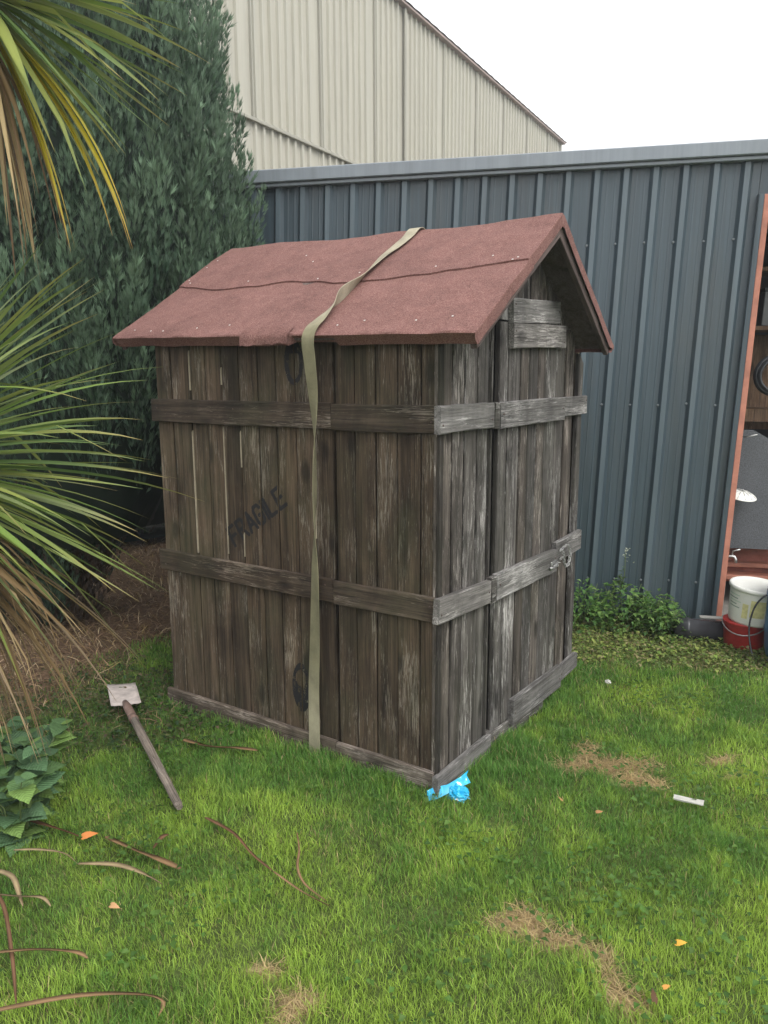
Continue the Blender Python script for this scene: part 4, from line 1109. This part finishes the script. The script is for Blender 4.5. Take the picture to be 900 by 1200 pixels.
conifer('conifer', (-5.42, 2.44, 0), 4.6, [(0, 1.6), (1.0, 1.6), (2.2, 1.25), (3.4, .7), (4.6, .03)], 620, 62,
        'lower dark conifer in the shade behind the tall one and the cabbage palms', 9, .06, 1.15)

# ================================================================== CABBAGE PALMS
def blade_leaf(start, d, length, width, droop, col, tip, seg=9, roll=0.0, kink=None):
    d = Vector(d).normalized(); p = Vector(start); V = []; Cc = []
    st_ = length/seg; grav = Vector((0, 0, -1))
    for k in range(seg+1):
        s = k/seg
        side = d.cross(Vector((0, 0, 1)))
        if side.length < .15: side = d.cross(Vector((.3, 1, 0)))
        side.normalize(); up = side.cross(d)
        rl = roll*(.4+s); sd_ = side*math.cos(rl)+up*math.sin(rl); up2 = up*math.cos(rl)-side*math.sin(rl)
        wk = width*(.55+.45*min(1, s/.3))*(1-max(0, (s-.35)/.65)**1.5) if s < 1 else .0006
        V += [p-sd_*wk*.5+up2*wk*.16, p-up2*wk*.06, p+sd_*wk*.5+up2*wk*.16]
        f = max(0, (s-.6)/.4)**1.5; c = np.array(col)*(1-f)+np.array(tip)*f; Cc += [c*.95, c*1.08, c*.95]
        d = (d+grav*droop*(s*.9+.25)/seg)
        if kink and k == kink[0]: d = d+grav*kink[1]
        d.normalize(); p = p+d*st_
    F = []
    for k in range(seg):
        for j in range(2): F.append((k*3+j, k*3+j+1, k*3+4+j, k*3+3+j))
    me = mesh('blade', V, F, True); setcol(me, np.array(Cc)); return me
GREENS = [(.15, .23, .05), (.20, .27, .07), (.11, .18, .055), (.25, .31, .10), (.20, .25, .10), (.27, .31, .08)]
TIPS = [(.20, .19, .05), (.14, .18, .05), (.30, .24, .09), (.10, .15, .05)]
BROWN = [(.25, .165, .08), (.32, .23, .12), (.19, .125, .07), (.40, .30, .16), (.24, .175, .11)]
camdir_r = Vector((_r.x, _r.y, 0)).normalized()       # azimuth that runs to the right of the view
AZR = math.atan2(camdir_r.y, camdir_r.x)
def palm(base, heads_at, label, n_green, n_dead, Lr, W, seed, el_rng, az_bias, dead_el, dead_L, yellow=(), dr_rng=(.15, .85)):
    g = random.Random(seed); hx = Vector(heads_at)
    t = thing('cabbage_palm', base, label, 'palm tree', 'cabbage palms at the left edge')
    b = Vector(base)
    pts = [b.lerp(hx, i/6)+Vector((.04*math.sin(i*1.1), .03*math.cos(i), 0)) for i in range(7)]; pts[0].z = -.05; pts[-1] = hx+Vector((0, 0, .05))
    link('trunk', tube_mesh(pts, [.085, .075, .068, .064, .06, .058, .05], 12), M['bark'], t)
    for i in range(n_green):
        az = AZR+g.gauss(0, az_bias) if g.random() < .78 else g.uniform(0, 6.28)
        u_ = (i+.5)/n_green; el = math.radians(el_rng[0]+(el_rng[1]-el_rng[0])*u_+g.uniform(-18, 18))
        d = (math.cos(az)*math.cos(el), math.sin(az)*math.cos(el), math.sin(el))
        st_ = hx+Vector((0, 0, .10*(1-u_)-.02*u_))+Vector(d)*.04; ln = g.uniform(*Lr)*(1-.15*abs(u_-.5))
        col = np.array(g.choice(GREENS))*g.uniform(.75, 1.2); kk = (g.randint(4, 6), g.uniform(.3, .8)) if g.random() < .10 else None
        link('leaf', blade_leaf(st_, d, ln, W*g.uniform(.6, 1.25), g.uniform(*dr_rng), col, np.array(g.choice(TIPS)), 9, g.uniform(-.7, .7), kk), M['leaf'], t)
    for i in range(n_dead):
        az = AZR+g.gauss(0, az_bias*1.1) if g.random() < .75 else g.uniform(0, 6.28); el = math.radians(g.uniform(*dead_el))
        d = (math.cos(az)*math.cos(el), math.sin(az)*math.cos(el), math.sin(el)); st_ = hx+Vector((0, 0, -.05-.16*g.random()))+Vector(d)*.03
        col = np.array(g.choice(BROWN))*g.uniform(.6, 1.15)
        link('dead_leaf', blade_leaf(st_, d, g.uniform(*dead_L), W*g.uniform(.25, .8), g.uniform(.5, 2.2), col, col*g.uniform(.7, 1.3), 9, g.uniform(-1.6, 1.6), (g.randint(3, 7), g.uniform(.3, 1.4)) if g.random() < .35 else None), M['dry'], t)
    for (az, el, ln, dr) in yellow:
        for j in range(5):
            a2 = az+g.uniform(-.09, .09); e2 = el+g.uniform(-.08, .08); d = (math.cos(a2)*math.cos(e2), math.sin(a2)*math.cos(e2), math.sin(e2))
            link('yellow_leaf', blade_leaf(hx+Vector((0, 0, -.06)), d, ln*g.uniform(.85, 1.03), W*.85, dr, np.array((.42, .36, .03))*g.uniform(.8, 1.1), np.array((.34, .20, .05)), 9, g.uniform(-.4, .4)), M['leaf'], t)
    return t
palm((-1.62, -1.36, 0), (-1.395, -1.17, 1.29), 'shorter cabbage palm with long green blades arching toward the shed', 165, 165, (.56, .98), .026, 21, (62, -38), .66, (-72, -22), (.55, .98))
palm((-1.50, -1.30, 0), (-1.09, -.93, 2.76), 'taller cabbage palm head with yellow and brown hanging blades at the top left', 105, 28, (.46, .74), .029, 33, (72, -54), .66, (-88, -58), (.45, .74),
     dr_rng=(.02, .5), yellow=((AZR-.05, -.72, .80, 2.0), (AZR-.35, -1.0, .76, 1.6)))

# ================================================================== NETTLES bottom left
def ovate(w_, l_, seed, n=9):
    """one toothed heart-shaped leaf lying along +X: five points across, arched and gently folded"""
    V = []; F = []; g = random.Random(seed); ar = g.uniform(.25, .5); fo = g.uniform(.02, .07)
    for k in range(n+1):
        s = k/n; half = w_*.5*(math.sin(max(.0, min(1, s*.96+.04))**.58*math.pi)**.85) if k < n else 0.0
        half = max(half, .004)*(1.0 if k in (0, n) else (1.07 if k % 2 else .95))
        for q_ in (-1, -.5, 0, .5, 1):
            y = half*q_; z = -ar*l_*s*s+.14*l_*s+fo*half*2*abs(q_)**1.5+(.010*l_ if (k % 2 and abs(q_) == .5) else 0)
            V.append((s*l_-(.05*l_*abs(q_) if k < n else 0)-(.10*l_*abs(q_)*(1-s)**3), y, z))
    for k in range(n):
        for q_ in range(4): a = k*5+q_; F.append((a, a+5, a+6, a+1))
    return mesh('ovate', V, F, True)
def leafy(name, base, stems, lsize, label, cat, group, seed, cols, single=True, hgt=.3):
    g = random.Random(seed); t = thing(name, base, label, cat, group); b = Vector(base)
    variants = []
    for i in range(5):
        me = ovate(.86, .95, seed+i); c = np.array(cols[i % len(cols)]); setcol(me, np.tile(c, (len(me.vertices), 1))); me.materials.append(M['nettle']); variants.append(me)
    for s_i in range(stems):
        az = g.uniform(0, 6.28); ln = hgt*g.uniform(.7, 1.15); top = b+Vector((math.cos(az)*ln*.45, math.sin(az)*ln*.45, ln)); mid = b.lerp(top, .5)+Vector((0, 0, .03))
        link('stem', tube_mesh([b+Vector((math.cos(az)*.02, math.sin(az)*.02, -.02)), mid, top], [.004, .003, .002], 6), M['stem'], t)
        for j in range(4):
            p = (b.lerp(mid, j/2) if j < 2 else mid.lerp(top, (j-1)/2)); sz = lsize*g.uniform(.75, 1.15)*(1.0 if j < 3 else .62)
            for kk in range(2 if j < 3 else 3):
                a = az+1.57*j+math.pi*kk+g.uniform(-.4, .4) if j < 3 else g.uniform(0, 6.28)
                o = bpy.data.objects.new('leaf', g.choice(variants)); COL.objects.link(o)
                R4 = Matrix.Rotation(a, 4, 'Z') @ Matrix.Rotation(g.uniform(-.35, .15), 4, 'Y') @ Matrix.Rotation(g.uniform(-.3, .3), 4, 'X')
                o.matrix_basis = Matrix.Translation(p) @ R4 @ Matrix.Diagonal((sz, sz, sz, 1)); adopt(o, t)
    return t
def nettle_mat():
    m = leafmat('matt_toothed_leaf', .7, .3, .2); nt = m.node_tree
    p = [n for n in nt.nodes if n.type == 'BSDF_PRINCIPLED'][0]; a = [n for n in nt.nodes if n.type == 'ATTRIBUTE'][0]
    tc = N(nt, 'ShaderNodeTexCoord'); v = tc.outputs['Object']
    sp_ = N(nt, 'ShaderNodeSeparateXYZ'); L(nt, v, sp_.inputs[0])
    ay_ = math_(nt, 'ABSOLUTE', sp_.outputs['Y'], 0)
    vein = math_(nt, 'SINE', math_(nt, 'MULTIPLY', math_(nt, 'SUBTRACT', sp_.outputs['X'], math_(nt, 'MULTIPLY', ay_, .9)), 52.0), 0)
    r = ramp(nt, [(.0, .80), (.6, 1.08), (1.0, 1.12)]); L(nt, math_(nt, 'ADD', math_(nt, 'MULTIPLY', vein, .5), .5), r.inputs[0])
    n1 = noise(nt, v, 7, 5, .6); r2 = ramp(nt, [(.3, .72), (.7, 1.2)]); L(nt, n1, r2.inputs[0])
    oi = N(nt, 'ShaderNodeObjectInfo'); mr = N(nt, 'ShaderNodeMapRange'); mr.inputs['To Min'].default_value = .7; mr.inputs['To Max'].default_value = 1.25; L(nt, oi.outputs['Random'], mr.inputs['Value'])
    c = mix(nt, 1, mix(nt, 1, mix(nt, 1, a.outputs['Color'], r.outputs[0], 'MULTIPLY'), r2.outputs[0], 'MULTIPLY'), mr.outputs[0], 'MULTIPLY')
    L(nt, c, p.inputs['Base Color']); bump(nt, p, vein, .25, .03)
    return m
M['nettle'] = nettle_mat()
M['stem'] = simple('green_stem', (.09, .13, .04), .6)
NC_ = [(.12, .22, .09), (.14, .25, .095), (.10, .19, .09), (.18, .29, .08), (.11, .20, .10)]
leafy('nettle', (-1.24, -.96, 0), 9, .115, 'nettle with broad heart shaped leaves at the left edge nearest the brown palm skirt', 'weed', 'nettles at the left edge', 41, NC_, hgt=.30)
leafy('nettle', (-1.13, -1.05, 0), 7, .110, 'nettle with broad heart shaped leaves at the left edge nearest the lawn', 'weed', 'nettles at the left edge', 47, NC_, hgt=.26)
leafy('nettle', (-1.36, -.84, 0), 8, .11, 'nettle with broad heart shaped leaves nearest the spade among its clump', 'weed', 'nettles at the left edge', 53, NC_, hgt=.24)

# weeds along the metal wall
def bush(base, r, hh, n, seed, label, spike=False):
    g = np.random.default_rng(seed); t = thing('weed', base, label, 'weed', 'leafy weeds along the metal wall')
    for k in range(6):
        a = k*1.05; b = Vector(base); link('stem', tube_mesh([b, b+Vector((math.cos(a)*r*.5, math.sin(a)*r*.5, hh*.6)), b+Vector((math.cos(a)*r*.7, math.sin(a)*r*.7, hh*.95))], [.004, .003, .0015], 5), M['stem'], t)
    th = np.arccos(g.uniform(0, 1, n)); ph = g.uniform(0, 6.28, n); k = g.uniform(.45, 1.05, n)**.6
    lump = .75+.5*fbm(np.cos(ph)*2+seed, np.sin(ph)*2+th, 1.7, seed)
    x = base[0]+np.sin(th)*np.cos(ph)*r*k*lump; y = base[1]+np.sin(th)*np.sin(ph)*r*k*lump; z = base[2]+np.cos(th)*hh*k*lump
    col = np.array([(.11, .23, .06), (.16, .29, .07), (.20, .31, .09), (.085, .18, .055)])[g.integers(0, 4, n)]*(.7+.5*g.random((n, 1)))
    V, F, C = leaves(x, y, z, g.uniform(.022, .055, n), ph+g.normal(0, .6, n), g.uniform(-.5, .6, n), col, .6)
    d = (V[:, 0]-WB[0])*WN[0]+(V[:, 1]-WB[1])*WN[1]; V[:, :2] -= np.outer(np.clip(d+.045, 0, None), WN)
    link('foliage', bigmesh('foliage', V, F, C), M['grass'], t)
    if spike:
        b = Vector(base)+Vector((-.02, -.05, hh*.8)); tp = b+Vector((.03, -.02, .27))
        link('flower_stem', tube_mesh([b, b.lerp(tp, .5)+Vector((.012, 0, 0)), tp], [.004, .003, .002], 5), M['stem'], t)
        nn = 26; f = g.random(nn); x = b.x+(tp.x-b.x)*f; y = b.y+(tp.y-b.y)*f; z = b.z+(tp.z-b.z)*f
        V, F, C = leaves(x, y, z, .06*(1.1-f), g.uniform(0, 6.28, nn), g.uniform(-.1, .9, nn), np.array([(.10, .16, .06)])*(.7+.6*g.random((nn, 1))), .4)
        link('spike_leaves', bigmesh('spike', V, F, C), M['grass'], t)
        nn = 16; x = tp.x+g.normal(0, .022, nn); y = tp.y+g.normal(0, .015, nn); z = tp.z+g.uniform(-.05, .04, nn)
        V, F, C = leaves(x, y, z, np.full(nn, .016), g.uniform(0, 6.28, nn), g.uniform(-.5, 1.2, nn), np.array([(.45, .48, .36)])*np.ones((nn, 1)), .9)
        link('buds', bigmesh('buds', V, F, C), M['grass'], t)
bush((-.24, 2.30, 0), .19, .27, 520, 3, 'leafy weed clump tight behind the far corner of the shed')
bush((.0, 2.44, 0), .20, .27, 620, 5, 'leafy weed clump with a tall budded spike against the metal wall', True)
bush((.17, 2.50, 0), .17, .22, 500, 7, 'leafy weed clump between the budded spike and the black pipe')
bush((.30, 2.42, 0), .11, .17, 300, 11, 'small leafy weed at the open end of the black pipe')

# ================================================================== SPADE
sp = thing('spade', (-1.55, -.24, .02), 'old spade with a pale square blade lying on the grass left of the shed', 'spade')
P = [Vector((-1.925, -.085, .045)), Vector((-1.818, .010, .045)), Vector((-1.555, -.165, .060)), Vector((-1.655, -.262, .055))]
V = []; F = []; nu_, nv_ = 9, 9
for i in range(nu_):
    for j in range(nv_):
        a, b = i/(nu_-1), j/(nv_-1); p = (P[0].lerp(P[1], b)).lerp(P[3].lerp(P[2], b), a)
        p = p+Vector((0, 0, -.004*math.sin(math.pi*b)+.010*math.sin(a*2.4)+.0015*math.sin(i*5+j*3)))
        if i == 0: p += Vector((.004*math.sin(j*2.2), .004*math.cos(j*3.1), 0))
        V.append(p)
nV = len(V); V += [p-Vector((0, 0, .004)) for p in V]
for i in range(nu_-1):
    for j in range(nv_-1):
        a = i*nv_+j; F.append((a, a+1, a+nv_+1, a+nv_)); F.append((nV+a, nV+a+nv_, nV+a+nv_+1, nV+a+1))
for j in range(nv_-1):
    F.append((j, nV+j, nV+j+1, j+1)); e = (nu_-1)*nv_; F.append((e+j, e+j+1, nV+e+j+1, nV+e+j))
for i in range(nu_-1):
    a = i*nv_; F.append((a, a+nv_, nV+a+nv_, nV+a)); a = i*nv_+nv_-1; F.append((a, nV+a, nV+a+nv_, a+nv_))
link('blade', mesh('blade', V, F, True), M['spade_steel'], sp)
hd = Vector((-.730, -.662, .045)); s0 = Vector((-1.625, -.205, .066))
ax_ = (hd-s0).normalized()
link('socket', tube_mesh([s0, s0+ax_*.06, s0+ax_*.20], [.012, .020, .019], 12), M['spade_socket'], sp)
Ls = (hd-(s0+ax_*.16)).length
V = lathe_mesh([(.0165, 0), (.0185, Ls*.3), (.0175, Ls*.7), (.016, Ls*.97), (.012, Ls)], 14)
link('handle', V, M['ash_handle'], sp, s0+ax_*.16, rot_from(ax_, (0, 0, 1)))
link('ferrule', tube_mesh([s0+ax_*.185, s0+ax_*.215], [.0215, .0215], 12), M['spade_socket'], sp)

# ================================================================== FALLEN LEAVES and scraps on the lawn
def fallen(pts, width, col, label, zoff=.035, twist=.5):
    pts = [np.array((p[0], p[1], (p[2] if len(p) > 2 else zoff)+float(gz(p[0], p[1])))) for p in pts]
    V = []; F = []; Cc = []; n = 18
    for k in range(n+1):
        t = (len(pts)-1)*k/n; s = k/n; p = Vector(crs(pts, t)); d = Vector(crs(pts, min(t+.05, len(pts)-1)))-Vector(crs(pts, max(t-.05, 0))); d.z = 0; d.normalize()
        sd_ = Vector((-d.y, d.x, 0)); tw = twist*math.sin(s*5+len(label)); sd_ = sd_*math.cos(tw)+Vector((0, 0, 1))*math.sin(tw); up = Vector((0, 0, 1))
        wk = 1.3*width*(math.sin(math.pi*min(1, s*.9+.1))**.6) if 0 < k < n else .001
        V += [p-sd_*wk*.5+up*wk*.15, p, p+sd_*wk*.5+up*wk*.15, p-up*.003]; c = np.array(col)*(.8+.4*vnoise(s*9, len(label), 1, 3)); c = c*(.75+.5*vnoise(s*31, 2.0, 1, 5)); Cc += [c*.8, c*1.2, c*.9, c*.6]
    for k in range(n):
        a = k*4
        for j, l_ in ((0, 1), (1, 2), (2, 3), (3, 0)): F.append((a+j, a+4+j, a+4+l_, a+l_))
    me = mesh('fallen', V, F, True); setcol(me, np.array(Cc))
    return props(link('fallen_leaf', me, M['dry']), label, 'dead leaf', 'dry palm blades fallen on the lawn')
TAN = (.21, .130, .066); RUS = (.145, .078, .042); PALE = (.27, .205, .115)
fallen([(-.842, -.905), (-.70, -.90), (-.58, -.89), (-.464, -.885)], .022, TAN, 'thick tan dead blade lying below the spade handle tip')
fallen([(-.644, -.857), (-.668, -.80), (-.66, -.775)], .012, RUS, 'short rusty dead blade crossing the thick tan one')
fallen([(-.80, -1.052), (-.66, -1.00, .05), (-.55, -.98, .045), (-.465, -.970)], .012, PALE, 'thin pale dead blade below the thick tan one')
fallen([(-1.05, -1.12), (-.96, -1.08, .045), (-.86, -1.05, .05), (-.79, -1.05)], .007, PALE, 'thin stalk like dead blade leading left from the pale one')
fallen([(-1.155, -.27), (-1.02, -.255), (-.90, -.20), (-.80, -.165)], .024, TAN, 'tan dead blade in the grass along the long side of the shed')
fallen([(-.628, -.636), (-.46, -.66, .045), (-.33, -.70), (-.209, -.734)], .013, RUS, 'brown dead blade right of the spade handle tip')
fallen([(-.209, -.734), (-.08, -.75), (.04, -.757)], .006, TAN, 'fine dead stalk trailing from the brown blade')
fallen([(-.294, -.512), (-.21, -.60, .045), (-.15, -.68, .045), (-.085, -.72), (.02, -.745)], .007, TAN, 'thin curved dead stalk in the middle of the lawn')
fallen([(-.60, -1.44, .06), (-.50, -1.375, .07), (-.42, -1.315, .06), (-.380, -1.302, .05)], .013, TAN, 'dead blade arching from the left edge low in the lawn')
fallen([(-.44, -1.56, .05), (-.28, -1.42, .07), (-.15, -1.32, .07), (-.095, -1.285, .05), (-.085, -1.31, .03)], .013, TAN, 'long dead blade arching along the bottom left corner')
fallen([(-.90, -1.28, .05), (-.74, -1.33, .06), (-.55, -1.42, .05), (-.40, -1.50, .04)], .010, RUS, 'straight dead stalk crossing the arching blades at bottom left')
fallen([(-.97, -1.24, .06), (-.86, -1.235, .07), (-.78, -1.26, .05), (-.72, -1.285, .05)], .013, PALE, 'curled pale dead blade at the left edge of the lawn')
fallen([(-.86, -1.30, .05), (-.76, -1.27, .06), (-.70, -1.235, .06), (-.655, -1.235, .05)], .011, PALE, 'short pale dead blade tip beside the curled one')
fallen([(-1.25, -1.0, .04), (-1.10, -.985, .045), (-.98, -.965, .045), (-.90, -.955, .04)], .014, RUS, 'brown dead blade lying across the grass beside the nettles')
def small_leaf(c, size, az, col, label, name='fallen_leaf', curl=.5):
    me = ovate(.52, 1.0, int(size*1e4)); setcol(me, np.tile(np.array(col), (len(me.vertices), 1)))
    o = link(name, me, M['dry'], None, None); o.matrix_basis = Matrix.Translation((c[0], c[1], c[2]+float(gz(c[0], c[1])))) @ Matrix.Rotation(az, 4, 'Z') @ Matrix.Rotation(curl, 4, 'X') @ Matrix.Rotation(-.3, 4, 'Y') @ Matrix.Diagonal((size, size, size, 1))
    return props(o, label, 'dead leaf', 'small fallen leaves on the lawn')
small_leaf((-.895, -.955, .045), .05, 1.0, (.55, .20, .06), 'bright orange fallen leaf left of the thick tan blade')
small_leaf((-.51, -1.13, .045), .035, .2, (.50, .28, .14), 'small pinkish tan fallen leaf at the lower left')
small_leaf((.965, -.372, .05), .032, .6, (.62, .33, .05), 'orange yellow fallen leaf near the lower right of the lawn')
small_leaf((.965, -.60, .045), .04, 2.0, (.10, .055, .03), 'dark brown fallen leaf at the bottom right')
small_leaf((.975, -.55, .05), .022, .9, (.50, .25, .06), 'tiny orange fallen leaf beside the dark brown one')
small_leaf((.425, .185, .04), .03, 2.6, (.42, .24, .10), 'tan fallen leaf below the larger straw patch')
small_leaf((.56, .18, .035), .025, .6, (.35, .18, .08), 'tiny brown fallen leaf in the middle of the right lawn')
off_ = link('wood_offcut', plank_mesh(.030, .008, .105, .002, 4, .0015), M['white_wood'], None, Vector((.830, .430, .035)), rot_from((.96, .10, .02), (.02, .0, -1)))
props(off_, 'small white painted wood offcut lying on the right lawn', 'offcut')
scrap = link('paper_scrap', crumple('paper_scrap', (0, 0, 0), .016, .013, .010, 8, 14, 9), M['white_wood'], None, Vector((.228, 1.385, .03)))
props(scrap, 'tiny white paper scrap in the grass beyond the shed corner', 'litter')

# ================================================================== veiling glare: thin volume added to lift the dark tones
hm = bpy.data.materials.new('glare_veil'); hm.use_nodes = True; hn = hm.node_tree; hn.nodes.clear()
ho = hn.nodes.new('ShaderNodeOutputMaterial'); hv = hn.nodes.new('ShaderNodeVolumePrincipled')
hv.inputs['Color'].default_value = (.92, .95, 1, 1); hv.inputs['Density'].default_value = .0045; hv.inputs['Anisotropy'].default_value = .3
hn.links.new(hv.outputs[0], ho.inputs['Volume'])
props(link('veil_volume', box_mesh(-62, 62, -62, 62, -1.2, 13.0), hm), kind='stuff')
